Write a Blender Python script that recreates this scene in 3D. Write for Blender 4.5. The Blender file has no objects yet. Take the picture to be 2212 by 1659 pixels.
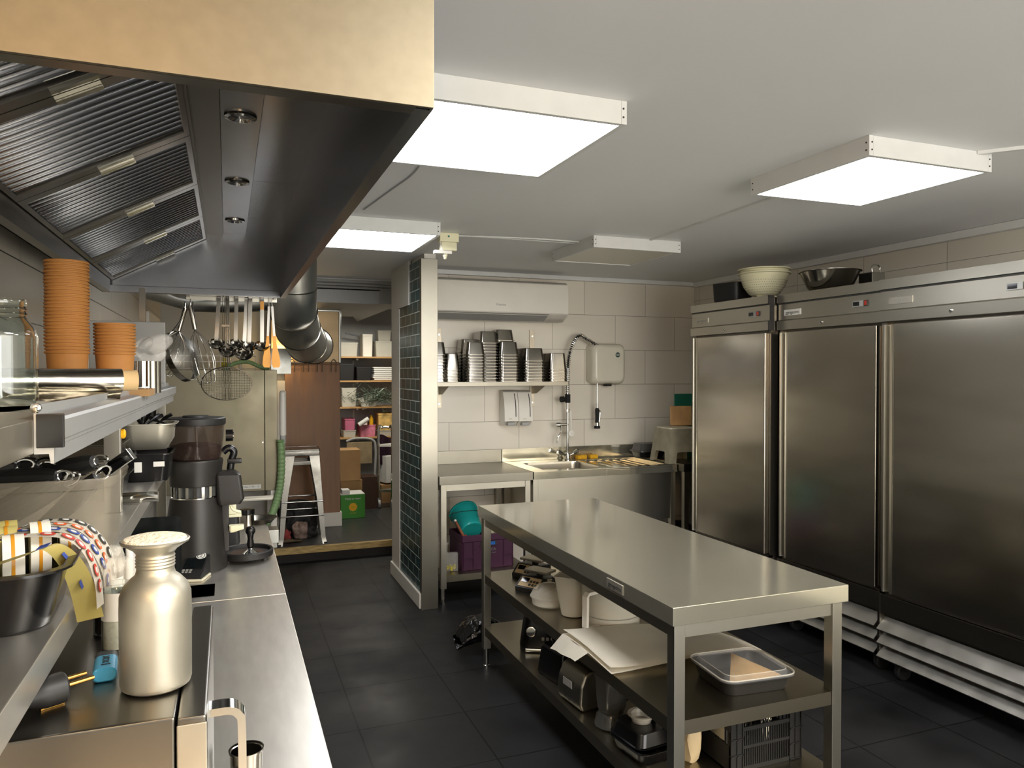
import bpy, bmesh, math, random
from mathutils import Vector, Matrix
random.seed(7)
PI = math.pi
SC = bpy.context.scene
COL = SC.collection

# ------------------------------------------------------------------ camera, light, exposure
EYE = Vector((0, 0, 1.57)); FPX = 1600.0
YAW = math.atan(616 / 1600.0); PITCH = -math.atan(23.5 / 1600.0)
FWD = Vector((math.sin(YAW) * math.cos(PITCH), math.cos(YAW) * math.cos(PITCH), math.sin(PITCH)))
RGT = Vector((math.cos(YAW), -math.sin(YAW), 0)); UPV = RGT.cross(FWD)
cd = bpy.data.cameras.new('camera'); cam = bpy.data.objects.new('camera', cd); COL.objects.link(cam)
cd.sensor_width = 36; cd.lens = FPX / 2212 * 36; cd.clip_start = 0.02
cam.location = EYE; cam.rotation_euler = FWD.to_track_quat('-Z', 'Y').to_euler()
SC.camera = cam
SC.view_settings.view_transform = 'Standard'; SC.view_settings.look = 'None'
SC.view_settings.gamma = 1; SC.view_settings.use_curve_mapping = False
SC.view_settings.exposure = 1.0
w = bpy.data.worlds.new('world'); SC.world = w; w.use_nodes = True
w.node_tree.nodes['Background'].inputs[0].default_value = (.9, .95, 1, 1)
w.node_tree.nodes['Background'].inputs[1].default_value = .05

def lamp(name, kind, loc, aim, power, col, size=.3, sy=None, **kw):
    d = bpy.data.lights.new(name, kind); o = bpy.data.objects.new(name, d); COL.objects.link(o)
    d.energy = power; d.color = col; o.location = loc
    if kind == 'AREA':
        d.size = size
        if sy: d.shape = 'RECTANGLE'; d.size_y = sy
    else: d.shadow_soft_size = size
    if aim: o.rotation_euler = (Vector(aim) - Vector(loc)).to_track_quat('-Z', 'Y').to_euler()
    for k, v in kw.items(): setattr(d, k, v)
    return o
WARM = (1, .62, .3)
# warm lamps over the pass behind the photographer, and the bulb behind the wooden partition
lamp('warm_pass_lamp', 'AREA', (-.3, -.7, 2.1), (-.1, 1.2, 1.6), 6.5, WARM, .35)
lamp('warm_far_lamp', 'POINT', (.46, 6.98, 1.76), None, 2.6, (1, .68, .3), .03)
lamp('store_lamp', 'AREA', (1.4, 7.6, 2.15), (1.4, 7.6, 0), 12, (1, .95, .84), .5)
# wide fill light added behind the photographer to brighten walls and ceiling
lamp('front_fill_light', 'AREA', (2.1, -2.3, 1.3), (2.1, 3, 1.6), 80, (1, .97, .92), 3.3, 2.0)
# ceiling panels of the same grid that hang behind the photographer
lamp('rear_panel_lamp', 'AREA', (.8, .1, 2.28), (.8, .1, 0), 22, (1, .96, .9), .55)
lamp('rear_panel_lamp', 'AREA', (2.3, .1, 2.28), (2.3, .1, 0), 22, (1, .96, .9), .55)

# ------------------------------------------------------------------ helpers
def P(px, py, **k):
    """world point seen at a photo pixel on the plane x=, y= or z="""
    d = FWD + RGT * (px - 1106) / FPX + UPV * (829.5 - py) / FPX
    for a, v in k.items():
        i = 'xyz'.index(a); t = (v - EYE[i]) / d[i]
        return EYE + d * t

def lin(h):
    h = h.lstrip('#'); c = [int(h[i:i + 2], 16) / 255 for i in (0, 2, 4)]
    return tuple(x / 12.92 if x <= .04045 else ((x + .055) / 1.055) ** 2.4 for x in c) + (1,)

MATS = {}
def mat(name, col='808080', metal=0., rough=.5, var=0., vscale=8., stretch=(1, 1, 1), rvar=0., bump=0., bscale=None,
        bstretch=None, trans=0., alpha=1., ior=1.45, emit=None, estr=0., coat=0., spec=.5, detail=3., aniso=0.):
    m = bpy.data.materials.new(name); m.use_nodes = True; nt = m.node_tree; N = nt.nodes; L = nt.links
    b = N['Principled BSDF']; c = lin(col)
    b.inputs['Base Color'].default_value = c; b.inputs['Metallic'].default_value = metal
    b.inputs['Roughness'].default_value = rough; b.inputs['Transmission Weight'].default_value = trans
    b.inputs['Alpha'].default_value = alpha; b.inputs['IOR'].default_value = ior
    b.inputs['Coat Weight'].default_value = coat; b.inputs['Specular IOR Level'].default_value = spec
    b.inputs['Anisotropic'].default_value = aniso
    if emit: b.inputs['Emission Color'].default_value = lin(emit); b.inputs['Emission Strength'].default_value = estr
    def noise(scale, st):
        tc = N.new('ShaderNodeTexCoord'); mp = N.new('ShaderNodeMapping'); n = N.new('ShaderNodeTexNoise')
        mp.inputs['Scale'].default_value = st; n.inputs['Scale'].default_value = scale; n.inputs['Detail'].default_value = detail
        L.new(tc.outputs['Object'], mp.inputs[0]); L.new(mp.outputs[0], n.inputs['Vector']); return n
    n = noise(vscale, stretch)
    if var:
        r = N.new('ShaderNodeMapRange'); r.clamp = False; r.inputs[1].default_value = .3; r.inputs[2].default_value = .7
        r.inputs[3].default_value = 1 - var; r.inputs[4].default_value = 1 + var
        L.new(n.outputs[0], r.inputs[0]); x = N.new('ShaderNodeVectorMath'); x.operation = 'SCALE'
        x.inputs[0].default_value = c[:3]; L.new(r.outputs[0], x.inputs['Scale']); L.new(x.outputs[0], b.inputs['Base Color'])
    if rvar:
        r = N.new('ShaderNodeMapRange'); r.clamp = False; r.inputs[1].default_value = .3; r.inputs[2].default_value = .7
        r.inputs[3].default_value = max(.02, rough - rvar); r.inputs[4].default_value = rough + rvar
        L.new(n.outputs[0], r.inputs[0]); L.new(r.outputs[0], b.inputs['Roughness'])
    if bump:
        n2 = noise(bscale or vscale, bstretch or stretch)
        bp = N.new('ShaderNodeBump'); bp.inputs['Strength'].default_value = 1; bp.inputs['Distance'].default_value = bump
        L.new(n2.outputs[0], bp.inputs['Height']); L.new(bp.outputs[0], b.inputs['Normal'])
    MATS[name] = m
    return m

def tiles(name, col, grout, ax, w, h, off, mortar=.002, spec=.5, rough=.2, shift=.5, var=.03, metal=0, bump=.0006, cloud=0., cscale=3., rvar=0.):
    """tile wall: ax = which object axes run across and up"""
    m = bpy.data.materials.new(name); m.use_nodes = True; nt = m.node_tree; N = nt.nodes; L = nt.links
    b = N['Principled BSDF']; b.inputs['Roughness'].default_value = rough; b.inputs['Metallic'].default_value = metal; b.inputs['Specular IOR Level'].default_value = spec
    tc = N.new('ShaderNodeTexCoord'); sp = N.new('ShaderNodeSeparateXYZ'); cb = N.new('ShaderNodeCombineXYZ'); L.new(tc.outputs['Object'], sp.inputs[0])
    for i, a in enumerate(ax):
        ad = N.new('ShaderNodeMath'); ad.operation = 'ADD'; ad.inputs[1].default_value = -off[i] + 50 * (w if i == 0 else h)
        L.new(sp.outputs['XYZ'.index(a.upper())], ad.inputs[0]); L.new(ad.outputs[0], cb.inputs[i])
    br = N.new('ShaderNodeTexBrick'); L.new(cb.outputs[0], br.inputs['Vector'])
    br.offset = shift; br.offset_frequency = 2; br.squash = 1; br.squash_frequency = 1
    c = lin(col); br.inputs['Color1'].default_value = tuple(min(1, x * (1 + var)) for x in c[:3]) + (1,)
    br.inputs['Color2'].default_value = tuple(x * (1 - var) for x in c[:3]) + (1,); br.inputs['Mortar'].default_value = lin(grout)
    br.inputs['Scale'].default_value = 1; br.inputs['Mortar Size'].default_value = mortar; br.inputs['Mortar Smooth'].default_value = .1
    br.inputs['Bias'].default_value = 0; br.inputs['Brick Width'].default_value = w; br.inputs['Row Height'].default_value = h
    n = N.new('ShaderNodeTexNoise'); n.inputs['Scale'].default_value = cscale; n.inputs['Detail'].default_value = 6; L.new(tc.outputs['Object'], n.inputs['Vector'])
    last = br.outputs['Color']
    if cloud:
        r = N.new('ShaderNodeMapRange'); r.clamp = False; r.inputs[1].default_value = .35; r.inputs[2].default_value = .7
        r.inputs[3].default_value = 1 - cloud; r.inputs[4].default_value = 1 + cloud; L.new(n.outputs[0], r.inputs[0])
        x = N.new('ShaderNodeVectorMath'); x.operation = 'SCALE'; L.new(last, x.inputs[0]); L.new(r.outputs[0], x.inputs['Scale']); last = x.outputs[0]
    if rvar:
        r = N.new('ShaderNodeMapRange'); r.clamp = False; r.inputs[1].default_value = .35; r.inputs[2].default_value = .7
        r.inputs[3].default_value = rough - rvar; r.inputs[4].default_value = rough + rvar; L.new(n.outputs[0], r.inputs[0]); L.new(r.outputs[0], b.inputs['Roughness'])
    L.new(last, b.inputs['Base Color'])
    bp = N.new('ShaderNodeBump'); bp.inputs['Distance'].default_value = bump; bp.invert = True
    L.new(br.outputs['Fac'], bp.inputs['Height']); L.new(bp.outputs[0], b.inputs['Normal'])
    MATS[name] = m
    return m

# ---- mesh builders (all add to a bmesh)
def BM(): return bmesh.new()
def box(bm, x0, x1, y0, y1, z0, z1, bev=0., seg=2, M=None):
    g = bmesh.ops.create_cube(bm, size=1)['verts']
    bmesh.ops.transform(bm, verts=g, matrix=Matrix.Translation(((x0 + x1) / 2, (y0 + y1) / 2, (z0 + z1) / 2)) @ Matrix.Diagonal((abs(x1 - x0), abs(y1 - y0), abs(z1 - z0), 1)))
    if bev:
        e = list({e for v in g for e in v.link_edges})
        r = bmesh.ops.bevel(bm, geom=e, offset=bev, segments=seg, profile=.5, affect='EDGES')
        g = list({v for f in r['faces'] for v in f.verts} | {v for v in g if v.is_valid})
    if M: bmesh.ops.transform(bm, verts=[v for v in g if v.is_valid], matrix=M)
    return bm
def loft(bm, loops, cap0=True, cap1=True):
    R = [[bm.verts.new(p) for p in lp] for lp in loops]; n = len(R[0])
    for a, b in zip(R, R[1:]):
        for i in range(n):
            j = (i + 1) % n; bm.faces.new((a[i], a[j], b[j], b[i]))
    if cap0: bm.faces.new(R[0][::-1])
    if cap1: bm.faces.new(R[-1])
    return bm
def rr(w, d, r, z, n=4, cx=0, cy=0):
    """rounded rectangle loop, counter-clockwise"""
    r = min(r, w / 2 - 1e-5, d / 2 - 1e-5); out = []
    for qx, qy, a0 in ((1, 1, 0), (-1, 1, 90), (-1, -1, 180), (1, -1, 270)):
        for k in range(n + 1):
            a = math.radians(a0 + 90 * k / n)
            out.append((cx + qx * (w / 2 - r) + r * math.cos(a), cy + qy * (d / 2 - r) + r * math.sin(a), z))
    return out
def lathe(bm, prof, c=(0, 0, 0), seg=32, M=None, cap0=False, cap1=False):
    new = []; R = []
    for r, z in prof:
        lp = [bm.verts.new((r * math.cos(2 * PI * k / seg), r * math.sin(2 * PI * k / seg), z)) for k in range(seg)]
        R.append(lp); new += lp
    for a, b in zip(R, R[1:]):
        for i in range(seg):
            j = (i + 1) % seg; bm.faces.new((a[i], a[j], b[j], b[i]))
    if cap0: bm.faces.new(R[0][::-1])
    if cap1: bm.faces.new(R[-1])
    if M: bmesh.ops.transform(bm, verts=new, matrix=M)
    bmesh.ops.translate(bm, verts=new, vec=Vector(c))
    return bm
def smooth(pts, n=6, closed=False):
    pts = [Vector(p) for p in pts]; out = []; m = len(pts)
    for i in range(m if closed else m - 1):
        g = lambda k: pts[k % m] if closed else pts[max(0, min(m - 1, k))]
        a, b, c, d = g(i - 1), g(i), g(i + 1), g(i + 2)
        for k in range(n):
            t = k / n
            out.append(.5 * ((2 * b) + (c - a) * t + (2 * a - 5 * b + 4 * c - d) * t * t + (3 * b - a - 3 * c + d) * t ** 3))
    if not closed: out.append(pts[-1])
    return out
def tube(bm, pts, r, seg=8, closed=False, sq=None):
    """round tube along pts; r may be a list; sq=(w,h) makes a flat strip profile"""
    pts = [Vector(p) for p in pts]; n = len(pts); R = []; up = None
    for i, p in enumerate(pts):
        t = ((pts[(i + 1) % n] - pts[i - 1]) if closed else (pts[min(i + 1, n - 1)] - pts[max(i - 1, 0)])).normalized()
        if up is None:
            up = Vector((0, 0, 1)) if abs(t.z) < .9 else Vector((0, 1, 0))
        s = t.cross(up)
        s = s.normalized() if s.length > 1e-6 else t.orthogonal().normalized()
        up = s.cross(t).normalized(); ri = r[i] if isinstance(r, (list, tuple)) else r
        if sq: R.append([bm.verts.new(p + s * a * sq[0] / 2 + up * b * sq[1] / 2) for a, b in ((1, 1), (-1, 1), (-1, -1), (1, -1))])
        else: R.append([bm.verts.new(p + (s * math.cos(2 * PI * k / seg) + up * math.sin(2 * PI * k / seg)) * ri) for k in range(seg)])
    m = len(R[0]); rng = range(n if closed else n - 1)
    for i in rng:
        a, b = R[i], R[(i + 1) % n]
        for k in range(m):
            j = (k + 1) % m; bm.faces.new((a[k], a[j], b[j], b[k]))
    if not closed: bm.faces.new(R[0][::-1]); bm.faces.new(R[-1])
    return bm
def cyl(bm, a, b, r, seg=20, r2=None): return tube(bm, [a, b], [r, r if r2 is None else r2], seg)
def prism(bm, poly, axis, a, b):
    """extrude 2D polygon along axis ('x','y','z') from a to b"""
    def v(p, t): return {'x': (t, p[0], p[1]), 'y': (p[0], t, p[1]), 'z': (p[0], p[1], t)}[axis]
    return loft(bm, [[v(p, a) for p in poly], [v(p, b) for p in poly]])
def sheet(bm, f, nu, nv, th=0.):
    """grid surface from f(u,v)->point"""
    V = [[bm.verts.new(f(i / nu, j / nv)) for j in range(nv + 1)] for i in range(nu + 1)]
    fs = [bm.faces.new((V[i][j], V[i + 1][j], V[i + 1][j + 1], V[i][j + 1])) for i in range(nu) for j in range(nv)]
    if th: bmesh.ops.solidify(bm, geom=fs, thickness=th)
    return bm
def bowl(bm, prof, seg=36, c=(0, 0, 0), th=.002, M=None):
    """open vessel: outer profile bottom->rim, then back down inside"""
    inner = [(max(r - th, .0005), z + (th if i == 0 else 0)) for i, (r, z) in enumerate(prof)][::-1]
    return lathe(bm, [(.0004, prof[0][1])] + prof + inner + [(.0004, prof[0][1] + th)], c, seg, M)
def pan_loops(w, d, h, r=.02, taper=.01, lip=.008, th=.0012, n=4):
    """open rectangular tray, base at z=0, lip at z=h"""
    return [rr(w - 2 * taper, d - 2 * taper, r, 0, n), rr(w - 2 * taper + .004, d - 2 * taper + .004, r, .004, n), rr(w, d, r, h - .003, n), rr(w + 2 * lip, d + 2 * lip, r + lip, h - .003, n),
            rr(w + 2 * lip, d + 2 * lip, r + lip, h, n), rr(w - 2 * th, d - 2 * th, r, h, n), rr(w - 2 * taper - 2 * th, d - 2 * taper - 2 * th, r, th + .002, n)]

def obj(name, bm, m, parent=None, loc=None, rot=None, label=None, flat=False, ang=35):
    bmesh.ops.recalc_face_normals(bm, faces=bm.faces)
    me = bpy.data.meshes.new(name); bm.to_mesh(me); bm.free()
    if isinstance(m, str): m = MATS[m]
    me.materials.append(m)
    if not flat:
        me.polygons.foreach_set('use_smooth', [True] * len(me.polygons)); me.set_sharp_from_angle(angle=math.radians(ang))
    o = bpy.data.objects.new(name, me); COL.objects.link(o)
    if not flat:
        wn = o.modifiers.new('weighted_normal', 'WEIGHTED_NORMAL'); wn.keep_sharp = True; wn.weight = 60
    if parent: o.parent = parent
    if loc is not None: o.location = loc
    if rot: o.rotation_euler = rot
    if label: o['label'] = label
    return o
def tag(o, label, cat, group=None, kind=None):
    o['label'] = label; o['category'] = cat
    if group: o['group'] = group
    if kind: o['kind'] = kind
    return o
def thing(name, label, cat, loc=(0, 0, 0), rz=0, group=None, rot=None):
    o = bpy.data.objects.new(name, None); COL.objects.link(o); o.empty_display_size = .05
    o.location = loc; o.rotation_euler = rot or (0, 0, rz)
    return tag(o, label, cat, group)
def struct(name, bm, m, **k):
    o = obj(name, bm, m, **k); o['kind'] = 'structure'; return o
def dup(root, loc=None, rot=None, label=None, group=None, scale=None):
    r = root.copy(); COL.objects.link(r)
    if loc is not None: r.location = loc
    if rot is not None: r.rotation_euler = rot
    if label: r['label'] = label
    if group: r['group'] = group
    if scale is not None: r.scale = scale
    for ch in list(root.children):
        c = ch.copy(); COL.objects.link(c); c.parent = r
        for g in ch.children:
            d = g.copy(); COL.objects.link(d); d.parent = c
    return r
def text(name, s, size, m, parent, loc, rot, ext=.0004, align='CENTER', sx=1.):
    cu = bpy.data.curves.new(name, 'FONT'); cu.body = s; cu.size = size; cu.extrude = ext; cu.align_x = align; cu.align_y = 'CENTER'; cu.resolution_u = 3
    tmp = bpy.data.objects.new(name, cu); COL.objects.link(tmp)
    bpy.context.view_layer.update(); me = bpy.data.meshes.new_from_object(tmp.evaluated_get(bpy.context.evaluated_depsgraph_get()))
    bpy.data.objects.remove(tmp); bpy.data.curves.remove(cu); me.name = name
    me.materials.clear(); me.materials.append(MATS[m]); o = bpy.data.objects.new(name, me); COL.objects.link(o); o.parent = parent
    o.location = loc; o.rotation_euler = rot; o.scale = (sx, 1, 1)
    return o
ORD = ['', 'first', 'second', 'third', 'fourth', 'fifth', 'sixth', 'seventh', 'eighth', 'ninth', 'tenth', 'eleventh', 'twelfth', 'thirteenth', 'fourteenth',
       'fifteenth', 'sixteenth', 'seventeenth', 'eighteenth', 'nineteenth', 'twentieth', 'twenty-first', 'twenty-second', 'twenty-third', 'twenty-fourth',
       'twenty-fifth', 'twenty-sixth', 'twenty-seventh', 'twenty-eighth', 'twenty-ninth', 'thirtieth']

# ------------------------------------------------------------------ materials
mat('steel', 'bab6aa', 1, .30, var=.03, vscale=3)
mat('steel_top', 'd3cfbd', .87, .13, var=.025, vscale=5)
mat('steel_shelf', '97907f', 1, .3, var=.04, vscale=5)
mat('steel_counter', 'ded9cf', .95, .34, var=.06, vscale=22, stretch=(2, .4, 1), detail=3)
mat('steel_door', 'c2bcb0', 1, .2, var=.05, vscale=4, stretch=(1, .6, 3), bump=.003, bscale=1.1, bstretch=(.2, .35, 3.0), detail=0)
mat('steel_dark', '78746c', 1, .3)
mat('steel_hood', '989a9e', 1, .24)
mat('steel_worn', 'aaa292', 1, .42, var=.12, vscale=7, rvar=.09, bump=.0003, bscale=9, detail=2)
mat('steel_fascia', '777060', 1, .5, var=.05, vscale=45, bump=.0005, bscale=14, detail=4)
mat('louvre', 'aeaba4', 1, .4, var=.06, vscale=15, rvar=.05)
mat('chrome', 'd0d0cc', 1, .08)
mat('pan_steel', '96928a', 1, .17)
mat('steel_mid', '8f8b80', 1, .36, var=.06, vscale=4)
mat('aluminium', 'b3ae9f', .85, .46, var=.05, vscale=14)
mat('warm_sheet', 'c8ae88', .55, .5, var=.12, vscale=7)
mat('rail_alu', 'b3b4b2', .6, .42, var=.03)
mat('galvanised', 'a2a29c', 1, .34, var=.16, vscale=10, rvar=.08)
mat('foil', 'cfc8b8', 1, .24, bump=.002, bscale=8, bstretch=(.5, 3, 3))
mat('ceiling_paint', 'dfe0e0', 0, .55, var=.015, vscale=1.5, bump=.0006, bscale=3)
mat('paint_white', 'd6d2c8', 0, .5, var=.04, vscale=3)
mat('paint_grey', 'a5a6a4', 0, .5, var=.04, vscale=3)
mat('frame_white', 'd2d3d0', 0, .4, var=.03, vscale=12)
mat('diffuser', 'ffffff', 0, .5, emit='fbfcff', estr=10.5)
mat('diffuser_off', 'd8d5c6', 0, .35)
mat('plastic_white', 'ddd9cf', 0, .3, var=.02)
mat('plastic_grey', '9a9a97', 0, .35, var=.03)
mat('plastic_black', '0e0e0f', 0, .22, var=.1)
mat('plastic_matte', '1b1a19', 0, .5, var=.1)
mat('rubber', '0b0b0b', 0, .7, var=.1)
mat('grinder_black', '2a2826', .35, .38, var=.05, vscale=30)
mat('red_plastic', 'b3262a', 0, .35, var=.05)
mat('red_switch', '7d2b22', 0, .25, var=.05, emit='c03018', estr=.12)
mat('screen', '0d1112', 0, .1, var=.1)
mat('ink', '2c2d2c', 0, .5, var=.05)
mat('ink_white', 'e8e4da', 0, .5, var=.03)
mat('ink_grey', '8d8b84', 0, .5, var=.03)
mat('label_white', 'd9d7cf', 0, .4, var=.03)
mat('label_steel', 'b9b4a8', .8, .35, var=.03)
mat('kraft', 'b27a3e', 0, .65, var=.05, vscale=30)
mat('cardboard', '9c7a50', 0, .75, var=.07, vscale=8)
mat('cardboard_pale', 'c8ab7c', 0, .7, var=.05, vscale=20)
mat('paper', 'efe9da', 0, .6, var=.03, bump=.001, bscale=4)
mat('paper_tan', 'cbb58e', 0, .65, var=.04)
mat('glue_paper', 'cdbd72', 0, .5, var=.05, vscale=6)
mat('wood_panel', '8a694f', 0, .5, var=.16, vscale=3, stretch=(6, 1, .5), rvar=.05, detail=6)
mat('wood_board', 'c59a66', 0, .55, var=.18, vscale=12, stretch=(6, 1, .6), detail=5)
mat('wood_dark', '3e2b20', 0, .4, var=.15, vscale=10, stretch=(1, 5, 1))
mat('wood_edge', '9c8453', 0, .7, var=.35, vscale=14, stretch=(1, 5, 5), detail=8)
mat('shelf_wood', 'b48b58', 0, .6, var=.08, vscale=6)
mat('green_plastic', '1f6a55', 0, .35, var=.05)
mat('green_box', '3f8a2e', 0, .5, var=.04)
mat('yellow_ink', 'f0b81c', 0, .5, var=.03)
mat('yellow_plastic', 'eeb01c', 0, .35, var=.03)
mat('yellow_cloth', 'e3d23c', 0, .8, var=.08, vscale=14, bump=.004, bscale=30)
mat('neon', 'd8ee28', 0, .5, var=.05)
mat('sponge', 'd9a31e', 0, .9, var=.12, vscale=60, bump=.003, bscale=200)
mat('orange_scraper', 'dc9628', 0, .35, var=.06, vscale=10)
mat('teal', '1f9c98', 0, .35, var=.05, vscale=4)
mat('teal_dark', '13706e', 0, .4, var=.05)
mat('purple', '401a36', 0, .42, var=.08, vscale=8)
mat('brown_handle', '7c4428', 0, .5, var=.1)
mat('blue_print', '1565b5', 0, .4, var=.05)
mat('vape_blue', '3f98bf', 0, .32, var=.03)
mat('vape_dark', '2b3138', 0, .4, var=.03)
mat('brass', 'c99a52', 1, .25, var=.05)
mat('dryer_cream', 'cfcab8', 0, .25, var=.02)
mat('cream_plastic', 'dedab8', 0, .35, var=.02)
mat('stool_white', 'c8c1a8', 0, .6, var=.14, vscale=14, bump=.0006, bscale=80, detail=7)
mat('stool_steel', '6e6c66', 1, .24, var=.14, vscale=9, rvar=.1)
mat('duct_dark', 'b6b5ae', 1, .42, var=.1, vscale=5, rvar=.08)
mat('hose_green', '7f9d6c', 0, .5, var=.08)
mat('clear', 'ffffff', 0, .08, alpha=.10, spec=.8)
mat('clear_poly', 'e8e2d2', 0, .22, alpha=.3, var=.03, spec=.6)
mat('machine_steel', '77715f', 1, .42, var=.10, vscale=5, rvar=.08)
mat('bin_poly', 'b8ad98', 0, .2, alpha=.22, spec=.6)
mat('frosted', 'd9d4c4', 0, .3, alpha=.72, var=.03)
mat('smoked', '3a2c26', 0, .08, alpha=.38, spec=.7)
mat('smoked_grey', '4c4c49', 0, .12, alpha=.75, spec=.7)
mat('glass', 'f4fbf8', 0, .02, trans=1., ior=1.48)
mat('film', 'f2efe8', 0, .12, alpha=.28, bump=.012, bscale=45, spec=.9)
mat('sieve_mesh', 'a09e98', 1, .4, alpha=.4)
mat('beans', '1c0f0a', 0, .45, var=.3, vscale=150, bump=.006, bscale=120)
mat('pepper', '2a1712', 0, .6, var=.6, vscale=260, bump=.002, bscale=260)
mat('salt', 'e9e2d6', 0, .6, var=.1, vscale=200)
mat('sugar', 'e4dac2', 0, .9, var=.06, vscale=120, bump=.004, bscale=170)
mat('tortilla', 'ecc88e', 0, .7, var=.12, vscale=12)
mat('bag_black', '0c0c0d', 0, .16, var=.1, bump=.02, bscale=14, detail=5)
mat('rag_dark', '2b2b2c', 0, .85, var=.4, vscale=20, bump=.02, bscale=18)
mat('rag_red', '8f3a36', 0, .85, var=.2, vscale=20)
mat('rag_tan', '8b7a5c', 0, .85, var=.15, vscale=15)
mat('tinsel', '8fa08e', .8, .25, var=.5, vscale=60)
mat('pink_box', 'c26a84', 0, .5, var=.1)
mat('bin_fill', 'd9b26a', 0, .5, var=.35, vscale=14)
mat('bin_pink', 'c9778a', 0, .5, var=.5, vscale=10)
mat('cloth_purple', '3a1f30', 0, .8, var=.3, vscale=14)
mat('check_cloth', '7d6a60', 0, .85, var=.5, vscale=26)
mat('logo_green', '123c35', 0, .4, var=.03)
mat('orange_ink', 'd8622a', 0, .5, var=.03)
mat('red_ink', 'c0392b', 0, .5, var=.03)
mat('blue_ink', '27418f', 0, .5, var=.03)
mat('grout_dark', '17120e', 0, .8, var=.1)
mat('peanuts', 'c9bb33', 0, .5, var=.3, vscale=40)
tiles('tile_back', 'd9d2c4', '6f6a60', 'xz', .58, .288, (.437, .036), mortar=.0014, rough=.22)
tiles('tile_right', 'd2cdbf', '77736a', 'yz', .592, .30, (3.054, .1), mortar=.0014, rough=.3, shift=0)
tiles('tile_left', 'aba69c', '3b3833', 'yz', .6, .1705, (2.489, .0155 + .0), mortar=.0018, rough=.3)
tiles('tile_green', '103b3e', 'c3d2cc', 'yz', .15, .0755, (.02, .02), mortar=.0028, rough=.32, var=.35, bump=.0015)
tiles('tile_floor', '1a1a1b', '070707', 'xy', .485, .45, (.535, 2.81), .0035, .2, .55, shift=0, var=.10, bump=.0012, cloud=.38, cscale=2.2, rvar=.12)
tiles('tile_step', '2a2b2a', '141414', 'xy', .5, .5, (.9, 6.3), mortar=.003, rough=.4, shift=0, var=.05, bump=.001, cloud=.2)

# ------------------------------------------------------------------ the room
XL, XR, YB, HC = -.55, 3.83, 5.5, 2.36
struct('floor', box(BM(), XL - .1, XR + .1, -2.4, 6.36, -.1, 0), 'tile_floor')
struct('floor_store', box(BM(), XL - .1, 2.9, 6.38, 9.0, -.1, .12), 'tile_step')
bm = BM(); box(bm, XL, 1.6, 6.355, 6.40, .068, .121, .004); struct('trim_1', bm, 'wood_edge')
bm = BM(); box(bm, XL, 1.6, 6.362, 6.379, 0, .068); struct('trim_2', bm, 'grout_dark')
struct('ceiling', box(BM(), XL - .1, XR + .1, -2.4, 6.30, HC, HC + .1), 'ceiling_paint')
struct('ceiling_store', box(BM(), XL - .1, 2.9, 6.30, 9.0, 2.33, HC + .1), 'ceiling_paint')
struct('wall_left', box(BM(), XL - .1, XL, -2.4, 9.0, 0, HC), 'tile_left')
struct('wall_right', box(BM(), XR, XR + .1, -2.4, YB + .1, 0, HC), 'tile_right')
struct('wall_back', box(BM(), 1.30, XR, YB, YB + .1, 0, HC), 'tile_back')
struct('wall_front', box(BM(), XL, XR, -2.5, -2.4, 0, HC), 'paint_white')
# partition with the green tiled side, steel corner guard in front
struct('wall_partition', box(BM(), 1.222, 1.30, 4.79, YB, 0, HC), 'paint_white')
struct('wall_partition_tiles', box(BM(), 1.205, 1.222, 4.79, 5.46, .0, HC - .03), 'tile_green')
bm = BM(); box(bm, 1.20, 1.32, 5.46, 5.73, 0, HC); struct('wall_partition_end', bm, 'paint_white')
bm = BM(); box(bm, 1.195, 1.215, 5.14, 5.47, 2.05, HC); struct('trim_3', bm, 'paint_white')
bm = BM(); box(bm, 1.187, 1.205, 4.80, 5.74, 0, .10, .004); struct('baseboard_partition', bm, 'paint_white')
bm = BM(); box(bm, 1.200, 1.308, 4.765, 4.79, 0, 2.325, .003); box(bm, 1.196, 1.2046, 4.765, 4.815, 0, 2.325); struct('trim_4', bm, 'steel_mid')
# store room behind
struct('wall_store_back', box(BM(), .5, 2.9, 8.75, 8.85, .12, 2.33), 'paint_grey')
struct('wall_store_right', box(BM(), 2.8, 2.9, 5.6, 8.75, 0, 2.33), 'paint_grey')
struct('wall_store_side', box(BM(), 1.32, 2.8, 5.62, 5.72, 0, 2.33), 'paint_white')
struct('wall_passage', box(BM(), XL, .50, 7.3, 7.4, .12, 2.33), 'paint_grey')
bm = BM(); box(bm, .50, 1.0, 7.14, 7.24, .25, 1.665); struct('wall_wood', bm, 'wood_panel')
bm = BM(); box(bm, .50, 1.015, 7.13, 7.25, .12, .25, .003); struct('baseboard_wood', bm, 'paint_white')
bm = BM(); box(bm, XL, .5, 7.13, 7.24, .12, 1.50); struct('wall_passage_low', bm, 'paint_white')
bm = BM(); box(bm, .3, 1.24, 6.4, 7.9, 2.165, 2.28, .004); struct('trim_5', bm, 'paint_grey')
bm = BM(); prism(bm, [(1.24, 6.4), (1.42, 6.4), (1.42, 8.7), (1.24, 7.9)], 'z', 2.17, 2.33); struct('trim_6', bm, 'paint_grey')
# cove strips where the ceiling meets the walls
bm = BM(); box(bm, 1.30, XR, 5.455, 5.5, 2.325, 2.36, .004); struct('trim_7', bm, 'frame_white')
bm = BM(); box(bm, 3.79, XR, -2.3, 5.455, 2.315, 2.36, .006); struct('trim_8', bm, 'frame_white')
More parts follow.
